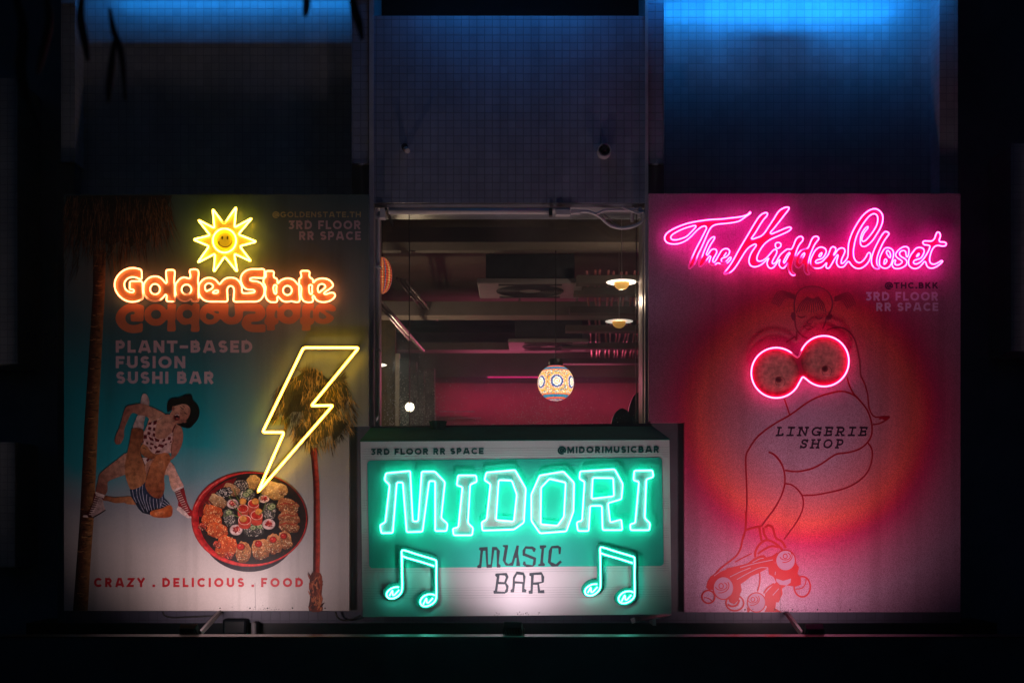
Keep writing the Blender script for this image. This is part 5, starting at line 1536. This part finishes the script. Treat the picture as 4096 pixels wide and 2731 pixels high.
# neon letters
z1 = Z(1500, 1850, 450 / 2276); z2 = Z(1900, 1850, 450 / 2276); z3 = Z(2270, 1850, 390 / 1973)
LET = [('M', [z1([(222, 210), (712, 165), (765, 1183), (872, 1183), (945, 178), (1210, 175), (1415, 390), (1340, 1115), (1468, 1232), (1450, 1378), (1215, 1378), (1215, 370), (1097, 370), (962, 1392), (640, 1402), (562, 398), (442, 398), (360, 1417), (128, 1422), (103, 1258), (208, 1200), (295, 450), (190, 345)])]),
       ('I', [z1([(1680, 253), (2045, 253), (2062, 385), (1925, 440), (1880, 1215), (1985, 1315), (1965, 1465), (1590, 1465), (1570, 1330), (1685, 1300), (1768, 490), (1652, 455)])]),
       ('D', [z2([(230, 195), (810, 145), (1030, 520), (990, 1205), (790, 1348), (150, 1370), (132, 1200), (235, 1145), (312, 430), (190, 350)]), z2([(480, 350), (745, 360), (845, 640), (785, 1185), (425, 1155)])]),
       ('O', [z2([(1310, 255), (1790, 175), (2005, 400), (1995, 980), (1850, 1385), (1315, 1425), (1140, 1170), (1138, 640)]), z2([(1505, 325), (1835, 400), (1800, 1085), (1670, 1270), (1330, 1240), (1338, 500)])]),
       ('R', [z3([(255, 172), (955, 130), (1120, 430), (1092, 735), (820, 815), (865, 1205), (1090, 1145), (1110, 1360), (710, 1360), (695, 870), (460, 870), (430, 1378), (210, 1378), (185, 1200), (295, 1165), (345, 385), (240, 325)]), z3([(512, 305), (925, 310), (940, 675), (490, 725)])]),
       ('I', [z3([(1350, 158), (1720, 152), (1738, 285), (1595, 335), (1565, 1120), (1672, 1225), (1655, 1362), (1275, 1362), (1268, 1240), (1370, 1215), (1445, 385), (1335, 355)])])]
M_neon_g = neon_mat('mint_neon', (0.05, 1.0, 0.72), 10.0, (1.05, 2.0, 1.7))
M_acr_w = plain('frosted_acrylic', (0.44, 0.30, 0.31), 0.3, var=0.10, scale=20)
md_ = thing('neon_lettering', 'mint green neon letters MIDORI on the green panel', 'neon sign', Pn(2060, 2140, YM - 0.04))
for ch, lps in LET:
    f = [fillet(q, 7, 4) for q in lps]
    pn = panel('letter', f, YM - 0.022, 0.012, M_acr_w, md_)
    neon(f, YM - 0.038, 0.0058, M_neon_g, pn)
# the two music notes
zn = Z(1500, 2160, 300 / 1622)
noteb = thing('neon_note', 'mint neon pair of music notes left of the words MUSIC BAR', 'neon sign', Pn(1650, 2440, YM - 0.04), 'neon music notes on the white sign box')
main = zn(catmull([(515, 1008), (440, 1010), (360, 1037), (290, 1087), (252, 1150), (262, 1215), (310, 1250), (380, 1255), (450, 1232), (520, 1182), (570, 1112), (585, 1030), (584, 800), (582, 500), (578, 300), (577, 245), (595, 214), (635, 216), (900, 300), (1280, 415), (1315, 432), (1324, 475), (1322, 800), (1325, 1200), (1312, 1285), (1260, 1352), (1180, 1402), (1090, 1425), (1010, 1402), (977, 1335), (1002, 1262), (1070, 1197), (1160, 1166), (1240, 1166), (1300, 1188)], False, 3))
beam = zn([(592, 340), (700, 380), (1000, 465), (1280, 555)])
n1 = zn(fillet([(310, 1200), (378, 1072), (384, 1190), (420, 1180), (520, 1070)], 25, 3, False))
n2 = zn(fillet([(1040, 1385), (1114, 1240), (1122, 1350), (1156, 1350), (1252, 1245)], 25, 3, False))
back = zn(catmull([(512, 600), (511, 300), (511, 170), (545, 132), (900, 222), (1345, 340), (1368, 370), (1370, 800), (1370, 1285), (1330, 1372), (1220, 1450), (1090, 1480), (960, 1440), (896, 1360), (890, 1280), (940, 1190), (1050, 1112), (1150, 1086), (1252, 1100), (1256, 900), (1256, 622), (1200, 600), (900, 505), (640, 430), (637, 800), (635, 1080), (590, 1172), (500, 1250), (390, 1287), (280, 1275), (202, 1210), (178, 1120), (210, 1030), (300, 942), (420, 906), (508, 915)], True, 2))
panel('backing', [back], YM - 0.022, 0.012, plain('teal_acrylic', (0.02, 0.17, 0.14), 0.35, var=0.1), noteb)
neon([main, beam, n1, n2], YM - 0.038, 0.0058, M_neon_g, noteb, closed=False)
dup(noteb, Vector(noteb.location) + (Pn(790, -12, YM) - Pn(0, 0, YM)), 'mint neon pair of music notes right of the words MUSIC BAR')

# ------------------------------------------------------------------ RIGHT POSTER
org = Pd(1850, 1405, 0.035)
m_rd, nt, bs = new_mat('printed_disc')
co = coords(nt)
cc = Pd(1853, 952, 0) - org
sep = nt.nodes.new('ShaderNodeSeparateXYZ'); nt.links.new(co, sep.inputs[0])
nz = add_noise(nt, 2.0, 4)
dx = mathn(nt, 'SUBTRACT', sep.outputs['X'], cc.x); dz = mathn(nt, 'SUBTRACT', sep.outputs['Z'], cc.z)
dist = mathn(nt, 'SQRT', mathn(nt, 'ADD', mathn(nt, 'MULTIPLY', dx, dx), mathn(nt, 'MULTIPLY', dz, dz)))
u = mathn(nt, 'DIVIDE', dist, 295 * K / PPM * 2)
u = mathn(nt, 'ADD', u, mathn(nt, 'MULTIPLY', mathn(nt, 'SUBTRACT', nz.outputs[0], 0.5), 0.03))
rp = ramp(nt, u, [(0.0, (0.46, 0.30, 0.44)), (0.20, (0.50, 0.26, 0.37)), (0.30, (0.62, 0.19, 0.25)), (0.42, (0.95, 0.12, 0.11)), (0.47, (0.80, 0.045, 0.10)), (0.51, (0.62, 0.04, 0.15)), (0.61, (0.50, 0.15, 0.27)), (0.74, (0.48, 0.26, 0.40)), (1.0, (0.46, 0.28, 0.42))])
# printed halftone speckle
sp_ = nt.nodes.new('ShaderNodeTexNoise'); sp_.inputs['Scale'].default_value = 210; sp_.inputs['Detail'].default_value = 2
nt.links.new(co, sp_.inputs['Vector'])
spr = ramp(nt, sp_.outputs[0], [(0.36, (0.62, 0.5, 0.52)), (0.6, (1.08, 1.08, 1.08))])
c2 = mixc(nt, rp.outputs[0], spr.outputs[0], 1.0, 'MULTIPLY')
nt.links.new(weather(nt, bs, c2), bs.inputs['Base Color'])
bs.inputs['Roughness'].default_value = 0.38
bs.inputs['Specular IOR Level'].default_value = 0.35
rp_ = board('tall lingerie shop poster with a line-drawn roller skater before a red disc', D((1490, 445), (2206, 445), (2206, 1405), (1572, 1405), (1572, 970), (1490, 970)), org, m_rd)

# line drawing of the skater
M_line = ink('crimson_line', H('#9c0c26'), 0.45, 0.12)
A_ = Art(-0.001, 1e-5)
zw = Z(2900, 1500, 720 / 1711); zh = Z(3050, 1080, 650 / 2352); zq = Z(2780, 2060, 500 / 1912)
def L(z, pts, w=6.0, n=4, closed=False):
    A_.line(z(catmull(pts, closed, n)), w, None, closed)
# body
L(zw, [(1160, 20), (1180, 90), (1215, 165), (1290, 250), (1350, 330), (1385, 420), (1398, 510), (1385, 590), (1340, 655), (1270, 705), (1170, 735), (1060, 750), (1000, 785), (920, 840), (830, 885), (720, 912), (640, 914), (570, 903)], 6.5)
L(zw, [(1240, 200), (1170, 165), (1090, 153), (990, 175), (890, 205), (790, 255), (700, 320), (615, 380), (500, 445), (400, 510), (300, 595), (240, 680), (203, 750), (198, 860), (203, 980), (208, 1150), (205, 1300), (195, 1470), (170, 1560)], 6.5)
L(zw, [(562, 222), (590, 300), (615, 380)], 6)
L(zw, [(415, 730), (460, 750), (510, 800), (545, 860), (565, 930), (570, 1010), (555, 1090), (520, 1180), (460, 1280), (400, 1360), (350, 1430)], [8] * 12 + [6.5] * 29)
L(zw, [(572, 1030), (630, 1040), (690, 1085), (730, 1140), (745, 1200), (735, 1280), (690, 1380), (620, 1480), (560, 1560)], 6)
L(zw, [(730, 1142), (850, 1138), (980, 1115), (1130, 1078), (1250, 1020), (1340, 940), (1385, 850), (1400, 760), (1390, 690), (1360, 645)], 6)
L(zw, [(1288, 0), (1330, 90), (1355, 180), (1368, 300), (1395, 370), (1430, 398), (1500, 394), (1560, 400), (1510, 440), (1460, 462), (1405, 470)], 5.5)
A_.poly(zw([(1462, 412), (1500, 388), (1570, 388), (1565, 412), (1520, 432), (1490, 415), (1470, 425)]), None)
A_.obj('body_drawing', M_line, rp_)
A_ = Art(-0.0016, 1e-5)
# shoulder, neck, face, hair
L(zh, [(930, 870), (1020, 838), (1110, 832), (1200, 855), (1270, 910), (1330, 1000), (1375, 1150), (1405, 1300), (1420, 1520), (1432, 1560)], 6.5)
L(zh, [(340, 1045), (420, 995), (470, 965), (488, 1005), (495, 880)], 6)
L(zh, [(470, 740), (480, 820), (520, 900), (600, 965), (650, 985)], 6)
L(zh, [(470, 640), (468, 740)], 5.5); L(zh, [(925, 690), (905, 770), (870, 850)], 5.5)
L(zh, [(480, 380), (460, 480), (465, 600)], 5.5); L(zh, [(985, 370), (1010, 450), (1005, 540), (975, 620), (930, 690)], 6)
L(zh, [(480, 380), (530, 300), (620, 250), (740, 235), (860, 260), (950, 320), (985, 370)], 4.5)
A_.poly(zh([(470, 600), (420, 620), (408, 660), (430, 720), (470, 735), (478, 680)]), None)
A_.poly(zh([(940, 660), (1000, 640), (1015, 660), (990, 710), (940, 730), (925, 700)]), None)
L(zh, [(510, 660), (560, 690), (620, 668)], 4); L(zh, [(765, 682), (820, 712), (862, 688)], 4)
L(zh, [(640, 750), (680, 785), (715, 770)], 3.6)
L(zh, [(590, 825), (640, 805), (690, 812), (740, 840)], 3.6); L(zh, [(610, 830), (660, 865), (710, 850)], 3.6)
for k in range(13):
    x = 490 + k * 36
    L(zh, [(740 + (x - 740) * 0.35, 420 - abs(k - 6) * 6), (740 + (x - 740) * 0.8, 500), (x, 600 + 20 * math.cos(k))], 3.2)
for k in range(6):
    L(zh, [(470, 420 - k * 12), (340 - k * 20, 395 - k * 18), (240 - k * 22, 470 - k * 10 + 60)], 2.6)
    L(zh, [(1040, 450 - k * 12), (1150 + k * 20, 440 - k * 22), (1230 + k * 24, 560 - k * 12)], 2.6)
A_.obj('head_drawing', ink('faint_line', H('#9a3a4e')), rp_)
# roller skates
A_ = Art(-0.0022, 1e-5)
M_skate = ink('bright_red_line', H('#b81624'), 0.45, 0.12)
L(zq, [(775, -60), (770, 220), (730, 350), (700, 500), (640, 610), (520, 710), (380, 820), (290, 920)], 6.5)
L(zq, [(770, 230), (850, 200), (990, 170), (1030, 160)], 8)
L(zq, [(985, 190), (1000, 290), (1020, 390)], 9); L(zq, [(1045, 190), (1060, 290), (1100, 360)], 9)
L(zq, [(1070, 190), (1120, 155), (1180, 180), (1215, 280), (1240, 350), (1330, 400), (1390, 500)], 9)
L(zq, [(920, 640), (930, 540), (1000, 430), (1090, 380), (1180, 400), (1270, 460), (1340, 530)], 9)
L(zq, [(960, 590), (1060, 520), (1180, 470), (1280, 490)], 8)
L(zq, [(610, 715), (730, 650), (870, 580)], 4.5)
A_.poly(zq([(170, 1105), (190, 1010), (240, 930), (330, 870), (480, 810), (640, 775), (800, 735), (900, 660), (1000, 610), (1060, 605), (1090, 640), (1180, 620), (1260, 560), (1240, 700), (1200, 740), (1090, 820), (980, 880), (860, 930), (760, 1010), (700, 1050), (715, 1150), (690, 1200), (670, 1290), (600, 1360), (530, 1330), (500, 1260), (560, 1200), (600, 1100), (560, 990), (440, 935), (340, 960), (280, 1050), (285, 1140), (210, 1135)]), None)
A_.poly(zq([(1120, 800), (1200, 700), (1250, 760), (1300, 830), (1400, 850), (1480, 820), (1540, 720), (1590, 790), (1570, 890), (1620, 960), (1620, 1060), (1540, 1090), (1480, 1080), (1400, 1070), (1330, 1120), (1340, 1200), (1280, 1330), (1240, 1330), (1230, 1420), (1330, 1480), (1060, 1475), (1100, 1400), (1060, 1330), (1070, 1200), (1150, 1110), (1240, 1020), (1200, 940), (1130, 900)]), None)
A_.poly(zq([(790, 1400), (850, 1430), (830, 1478), (800, 1478)]), None)
A_.obj('skate_drawing', M_skate, rp_)
A_ = Art(-0.0034, 1e-5)
M_pale = ink('pale_mauve_ink', (0.42, 0.19, 0.30), 0.45, 0.12)
wheels = [((435, 1110), 150, 168), ((1385, 690), 145, 152), ((940, 1330), 134, 142), ((205, 1245), 92, 92), ((610, 1340), 130, 112), ((1640, 1090), 118, 150)]
for (c, rx, ry) in wheels[:3]:
    A_.poly(zq(ell(c[0], c[1], rx, ry, 28)), None)
A_.poly(zq([(1240, 965), (1350, 1000), (1470, 965), (1460, 1030), (1400, 1070), (1300, 1060), (1245, 1010)]), None)
for s_ in ([(535, 940), (700, 860), (850, 800)], [(640, 980), (820, 880), (1000, 800), (1115, 800)], [(880, 720), (1000, 660), (1050, 655)], [(690, 800), (900, 740), (1190, 680)], [(290, 925), (400, 850), (480, 820)], [(1190, 1220), (1280, 1120)], [(1230, 860), (1225, 910)]):
    A_.line(zq(catmull(s_, False)), 3.2, None)
A_.obj('skate_highlight', M_pale, rp_)
A_ = Art(-0.0046, 1e-5)
for i, (c, rx, ry) in enumerate(wheels):
    A_.line(zq(ell(c[0], c[1], rx + 6, ry + 6, 28)), 6.5 if i > 2 else 4.5, None, True)
for (cx, cy, s_) in ((400, 1080, 1.0), (885, 1285, 0.85), (1380, 625, 0.9)):
    A_.line(zq(ell(cx, cy, 34 * s_, 40 * s_, 14)), 3.4, None, True)
    A_.line(zq(ell(cx, cy, 90 * s_, 62 * s_, 16, -60, 170)), 3.2, None)
    A_.line(zq(ell(cx - 20, cy - 6, 140 * s_, 110 * s_, 16, -30, 100)), 3.4, None)
A_.line(zq(catmull([(135, 1255), (200, 1265), (265, 1310)], False)), 4, None)
A_.line(zq(catmull([(500, 1360), (560, 1390), (640, 1370), (680, 1290)], False)), 8, None)
A_.line(zq(catmull([(1540, 1130), (1640, 1110), (1690, 1040), (1700, 960)], False)), 4, None)
A_.line(zq(catmull([(985, 860), (995, 950), (985, 1060), (955, 1160)], False)), 5.5, None)
A_.line(zq(catmull([(1210, 1040), (1110, 1110), (1050, 1190)], False)), 6.5, None)
A_.obj('skate_wheels', M_skate, rp_)
flecks(3060, 3240, 2446, ink('grime_dark', (0.07, 0.03, 0.04)), rp_, -0.006, 60, 9)
# words
words([('3RD FLOOR', 2580 + 1572 * 0.5612, 2580 + 2091 * 0.5612, 740 + 762 * 0.5612, 740 + 824 * 0.5612, 0.23, None),
       ('RR SPACE', 2580 + 1648 * 0.5612, 2580 + 2091 * 0.5612, 740 + 838 * 0.5612, 740 + 898 * 0.5612, 0.23, None)], ink('lilac_ink', H('#e0d0e8')), rp_, -0.001)
words([('@THC.BKK', 2580 + 1712 * 0.5612, 2580 + 2090 * 0.5612, 740 + 694 * 0.5612, 740 + 738 * 0.5612, 0.25, None)], ink('plum_ink', H('#3a1c34')), rp_, -0.001)
zl = 440 / 2352
M_plum = ink('deep_plum_ink', (0.035, 0.012, 0.028))
words([('LINGERIE', 3080 + 118 * zl, 3080 + 2052 * zl, 1680 + 142 * zl, 1680 + 338 * zl, 0.185, None)], M_plum, rp_, -0.001, font=slab, shear=0.2, gapw=0.34)
words([('SHOP', 3080 + 640 * zl, 3080 + 1545 * zl, 1680 + 405 * zl, 1680 + 602 * zl, 0.185, None)], M_plum, rp_, -0.001, font=slab, shear=0.2, gapw=0.34)

# ------------------------------------------------------------------ NEON: The Hidden Closet
q = 0.20408
zE, zF, zG_, zH = Z(2640, 800, q), Z(2820, 800, q), Z(3220, 800, q), Z(3360, 800, q)
cT = zE([(1765, 236), (1725, 280), (1660, 310), (1560, 333), (1400, 352), (1200, 375), (1000, 385), (850, 402), (700, 425), (520, 465), (380, 515), (250, 575), (150, 640), (102, 700), (92, 760), (120, 820), (190, 855), (290, 865), (400, 845), (510, 795), (610, 715), (700, 620), (780, 550), (840, 518), (892, 515), (910, 552), (880, 620), (800, 780), (720, 930), (650, 1080), (592, 1220), (562, 1310), (575, 1345), (635, 1300), (690, 1220), (740, 1080), (800, 960), (880, 780), (950, 620), (1000, 540), (1060, 495), (1140, 475), (1300, 460), (1450, 440), (1560, 410), (1650, 350), (1730, 290), (1776, 256)])
cTh = zE([(695, 502), (600, 520), (450, 568), (320, 630), (232, 690), (210, 735), (232, 772), (300, 784), (400, 762), (520, 715), (600, 640), (680, 555), (704, 520)])
ch_ = zE([(1070, 728), (1040, 725), (990, 760), (940, 830), (900, 920), (850, 1040), (825, 1110), (790, 1170), (766, 1240), (775, 1302), (820, 1290), (880, 1220), (940, 1140), (975, 1096), (994, 1112), (976, 1170), (966, 1240), (1010, 1278), (1070, 1272), (1115, 1240), (1155, 1238), (1210, 1262), (1300, 1245), (1360, 1195), (1394, 1140), (1384, 1120), (1350, 1140), (1318, 1182), (1262, 1218), (1210, 1206), (1202, 1165), (1230, 1136), (1290, 1118), (1348, 1062), (1364, 1000), (1330, 960), (1270, 955), (1210, 990), (1170, 1050), (1130, 1120), (1090, 1190), (1060, 1220), (1036, 1202), (1046, 1150), (1090, 1072), (1114, 1012), (1095, 972), (1050, 961), (1000, 985), (958, 1042), (925, 1082), (910, 1062), (932, 1000), (990, 880), (1060, 770)])
ceye = zE([(1300, 1030), (1280, 1060), (1250, 1105)])
cH = zF([(1222, 262), (1195, 250), (1130, 270), (1060, 330), (960, 480), (860, 650), (740, 850), (640, 1020), (570, 1150), (510, 1250), (440, 1350), (380, 1420), (376, 1446), (420, 1445), (490, 1420), (560, 1360), (640, 1250), (720, 1120), (790, 1010), (850, 940), (930, 885), (988, 865), (1005, 888), (972, 940), (912, 1030), (872, 1125), (862, 1210), (890, 1280), (960, 1310), (1060, 1290), (1150, 1230), (1220, 1160), (1252, 1145), (1232, 1180), (1216, 1240), (1240, 1310), (1290, 1340), (1340, 1322), (1390, 1262), (1440, 1190), (1470, 1168), (1462, 1200), (1452, 1268), (1490, 1325), (1540, 1335), (1590, 1282), (1622, 1230), (1640, 1245), (1632, 1320), (1650, 1400), (1690, 1460), (1740, 1480), (1768, 1460), (1722, 1400), (1706, 1330), (1720, 1240), (1760, 1110), (1790, 1010), (1820, 930), (1860, 860), (1912, 800), (1920, 745), (1880, 715), (1830, 728), (1780, 780), (1732, 900), (1692, 962), (1612, 964), (1560, 1000), (1490, 1060), (1430, 1150), (1390, 1220), (1340, 1250), (1316, 1230), (1346, 1150), (1396, 1060), (1410, 1000), (1380, 966), (1340, 984), (1280, 1050), (1210, 1130), (1140, 1180), (1080, 1200), (1030, 1188), (1016, 1140), (1040, 1060), (1100, 950), (1180, 850), (1280, 775), (1400, 720), (1540, 660), (1640, 610), (1690, 560), (1670, 534), (1600, 545), (1480, 595), (1370, 640), (1300, 664), (1282, 640), (1340, 570), (1460, 420), (1560, 290), (1630, 200), (1648, 154), (1600, 142), (1510, 175), (1440, 230), (1350, 370), (1250, 520), (1170, 640), (1110, 700), (1010, 742), (930, 764), (910, 752), (925, 730), (1000, 620), (1090, 470), (1160, 370), (1214, 308)])
cdot = zF([(1412, 948), (1378, 900), (1386, 852), (1430, 832), (1478, 850), (1490, 890), (1462, 932)])
cd1 = zF([(1655, 1032), (1612, 1070), (1570, 1140), (1540, 1212), (1552, 1236), (1590, 1180), (1640, 1082), (1666, 1048)])
o2 = (3220 - 2820) / q
cd2 = zF([(o2 + 268, 765), (o2 + 258, 730), (o2 + 210, 712), (o2 + 160, 735), (o2 + 120, 800), (o2 + 80, 900), (2010, 945), (1960, 958), (1890, 985), (1820, 1060), (1780, 1150), (1766, 1250), (1790, 1310), (1840, 1330), (1890, 1290), (1925, 1252), (1944, 1282), (1942, 1345), (1962, 1420), (2012, 1462), (2050, 1452), (2020, 1390), (2015, 1320), (2026, 1230), (2060, 1080), (o2 + 140, 980), (o2 + 180, 890), (o2 + 230, 815)])
cd2h = zF([(1948, 1036), (1900, 1080), (1852, 1180), (1846, 1235), (1870, 1236), (1910, 1150), (1952, 1062)])
o3 = -(3360 - 3220) / q
def hG(p): return [(x - o3, y) for (x, y) in p]
cen = zG_([(440, 1340), (412, 1310), (424, 1230), (396, 1258), (330, 1320), (250, 1340), (170, 1325), (116, 1265), (110, 1180), (150, 1080), (210, 980), (280, 930), (340, 926), (400, 960), (416, 1010), (390, 1080), (340, 1140), (280, 1164), (230, 1180), (206, 1210), (222, 1236), (270, 1230), (330, 1210), (390, 1150), (450, 1080), (480, 1010), (510, 940), (550, 916), (600, 945), (602, 990), (566, 1060), (562, 1080), (588, 1060), (640, 980), (700, 942), (760, 950), (784, 1000), (760, 1070), (716, 1170), (712, 1240), (740, 1240), (800, 1180), (838, 1110), (845, 1000), (852, 880), (880, 760), (940, 610), (1030, 450), (1130, 310), (1230, 222), (1320, 180)] + hG([(700, 175), (770, 210), (820, 270), (840, 340), (830, 440), (790, 550), (720, 670), (640, 790), (560, 870), (490, 910), (430, 904), (402, 860), (398, 780), (420, 680), (460, 600), (520, 532), (550, 524), (542, 560), (490, 620), (452, 690), (427, 770), (440, 810), (490, 800), (570, 720), (660, 600), (720, 490), (742, 380), (730, 310), (690, 275), (640, 275), (570, 320), (480, 430), (390, 570), (320, 720), (280, 880), (262, 1020), (275, 1130), (320, 1205), (380, 1230), (440, 1200), (500, 1130), (545, 1048), (570, 1030), (600, 1060), (595, 1130), (560, 1210), (490, 1290), (400, 1340), (310, 1335), (230, 1280), (190, 1222), (162, 1206), (130, 1235), (80, 1300), (20, 1320)]) + [(655, 1302), (620, 1240), (626, 1170), (650, 1092), (640, 1074), (612, 1108), (560, 1190), (510, 1280), (468, 1334)])
ceneye = zG_([(330, 1032), (292, 1060), (272, 1102), (292, 1112), (325, 1072)])
cl_ = zH([(890, 620), (850, 650), (790, 740), (720, 870), (660, 1000), (622, 1130), (616, 1220), (640, 1290), (680, 1335), (730, 1350), (770, 1342), (760, 1310), (727, 1260), (720, 1170), (750, 1050), (800, 930), (860, 810), (930, 710), (962, 665), (935, 632)])
co_ = zH([(930, 935), (880, 950), (830, 1020), (790, 1110), (772, 1200), (780, 1280), (820, 1320), (890, 1340), (950, 1320), (1000, 1260), (1024, 1185), (1048, 1090), (1045, 1010), (1010, 960)])
co1 = zH([(930, 990), (910, 1030), (940, 1090), (982, 1135), (990, 1080), (972, 1020)])
co2 = zH([(890, 1155), (866, 1200), (866, 1262), (900, 1230), (920, 1190)])
cs_ = zH([(1260, 915), (1200, 940), (1120, 1010), (1090, 1080), (1120, 1130), (1180, 1170), (1220, 1210), (1182, 1255), (1120, 1275), (1077, 1255), (1082, 1210), (1088, 1182), (1066, 1176), (1032, 1220), (1022, 1280), (1062, 1335), (1140, 1345), (1230, 1320), (1300, 1265), (1310, 1200), (1270, 1150), (1200, 1110), (1166, 1060), (1186, 1010), (1240, 990), (1284, 1010), (1296, 1080), (1315, 1118), (1335, 1090), (1350, 1010), (1345, 950), (1310, 920)])
ce_ = zH([(1550, 930), (1490, 950), (1430, 1020), (1380, 1090), (1346, 1180), (1350, 1270), (1400, 1325), (1470, 1345), (1550, 1320), (1610, 1260), (1660, 1206), (1684, 1230), (1702, 1290), (1750, 1330), (1820, 1335), (1900, 1300), (1980, 1240), (2010, 1202), (1990, 1190), (1920, 1230), (1840, 1260), (1780, 1240), (1756, 1180), (1770, 1080), (1810, 970), (1860, 910), (1920, 890), (2010, 905), (2070, 890), (2080, 850), (2040, 826), (1962, 820), (1942, 790), (1960, 740), (1966, 680), (1940, 636), (1905, 636), (1880, 680), (1850, 760), (1800, 803), (1730, 806), (1650, 806), (1622, 832), (1650, 875), (1720, 885), (1762, 902), (1750, 960), (1700, 1060), (1640, 1150), (1570, 1220), (1490, 1255), (1442, 1235), (1452, 1190), (1510, 1165), (1580, 1140), (1630, 1070), (1650, 1000), (1625, 950)])
ceeye = zH([(1545, 1046), (1512, 1080), (1502, 1110), (1528, 1096), (1550, 1066)])
M_neon_p = neon_mat('pink_neon', (1.0, 0.010, 0.36), 14.0, (2.0, 1.1, 1.5))
M_pan_p = plain('crimson_acrylic', (0.62, 0.02, 0.07), 0.3, var=0.12, scale=14)
hc = thing('neon_lettering', 'pink neon script The Hidden Closet across the right poster', 'neon sign', Pn(3220, 1100, -0.05))
groups = [[cT, cTh], [ch_], [cH, cd1], [cdot], [cd2, cd2h], [cen], [cl_], [co_, co1, co2], [cs_], [ce_]]
for g_ in groups:
    panel('letter_panel', [C3(v) for v in g_], -0.048, 0.006, M_pan_p, hc)
dimp = [zE([(570, 1320)])[0] + (20, 0.08), zE([(660, 1240)])[0] + (20, 0.3), zE([(800, 1250)])[0] + (22, 0.12), zE([(1010, 1278)])[0] + (12, 0.1), zE([(1250, 1262)])[0] + (12, 0.15), zF([(1790, 1280)])[0] + (34, 0.06), zF([(1985, 1400)])[0] + (30, 0.05), zF([(1940, 960)])[0] + (10, 0.35), zF([(420, 1446)])[0] + (10, 0.3), zH([(720, 1345)])[0] + (12, 0.5)]
neon([C3(v) for g_ in groups for v in g_] + [C3(ceneye), C3(ceeye)], -0.066, 0.0050, M_neon_p, hc, dim=dimp)
neon([ceye], -0.066, 0.0050, M_neon_p, hc, closed=False)
standoffs([(2730, 960), (2860, 950), (2960, 980), (3100, 930), (3300, 900), (3420, 960), (3700, 960), (3730, 1050)], -0.042, -0.0005, hc)

# ------------------------------------------------------------------ NEON: double circle
z8 = Z(2980, 1320, 460 / 2352)
L1 = [(640 + 512 * math.cos(R(a)), 872 + 514 * math.sin(R(a))) for a in range(-45, -331, -8)]
L2 = [(1615 + 510 * math.cos(R(a)), 634 + 518 * math.sin(R(a))) for a in range(126, -158, -8)]
twin = z8(fillet(L1 + [(1150, 1000), (1180, 950), (1225, 978)] + L2 + [(1112, 520), (1074, 560), (1035, 530)], 40, 2))
tw = thing('neon_circles', 'pink neon outline of two joined circles on the skater drawing', 'neon sign', Pn(3200, 1600, -0.05))
panel('panel', [twin], -0.050, 0.006, plain('rose_acrylic', (0.55, 0.03, 0.09), 0.32, var=0.1), tw)
A_ = Art2(-0.0506, 1e-5)
fl1, fl2, fl3 = (0.70, 0.31, 0.26), (0.62, 0.20, 0.18), (0.45, 0.03, 0.06)
for (cx, cy) in ((640, 872), (1615, 634)):
    A_.disc(*z8([(cx, cy)])[0], 462 * 0.19558, 462 * 0.19558, [(0, fl1), (0.55, fl1), (0.8, fl2), (1.0, fl3)], 44, fx=10, fy=-16)
for (cx, cy) in ((700, 1010), (1650, 790)):
    A_.disc(*z8([(cx - 15, cy)])[0], 66 * 0.19558, 66 * 0.19558, [(0, (0.05, 0.015, 0.02)), (0.4, (0.12, 0.02, 0.03)), (1, (0.30, 0.07, 0.06))], 22)
    A_.line(z8(ell(cx + 22, cy + 48, 98, 102, 22)), 1.8, (0.14, 0.02, 0.04), True)
    A_.line(z8(ell(cx + 22, cy + 48, 98, 102, 10, 50, 130)), 1.8, (0.8, 0.5, 0.5))
A_.obj('printed_discs', M_print, tw)
neon([twin], -0.068, 0.0058, neon_mat('coral_neon', (1.0, 0.018, 0.20), 12.0, (2.0, 1.15, 1.3)), tw, dim=[z8([(1075, 545)])[0] + (24, 0.12)])
standoffs([(3020, 1500), (3100, 1400), (3200, 1440), (3300, 1350), (3390, 1440), (3300, 1540), (3100, 1580)], -0.044, -0.0005, tw)


# ------------------------------------------------------------------ damp night air
hz = bpy.data.materials.new('damp_air'); hz.use_nodes = True
nt = hz.node_tree
nt.nodes.remove(nt.nodes['Principled BSDF'])
pv = nt.nodes.new('ShaderNodeVolumePrincipled')
pv.inputs['Color'].default_value = (0.55, 0.8, 1.0, 1)
pv.inputs['Density'].default_value = 0.005
pv.inputs['Anisotropy'].default_value = 0.82
nt.links.new(pv.outputs[0], nt.nodes['Material Output'].inputs['Volume'])
m = MB(); m.box((-62, -72, -10.5), (62, 42, 7)); stuff(obj('haze', m, hz), 'thin damp haze in the night air', 'haze')
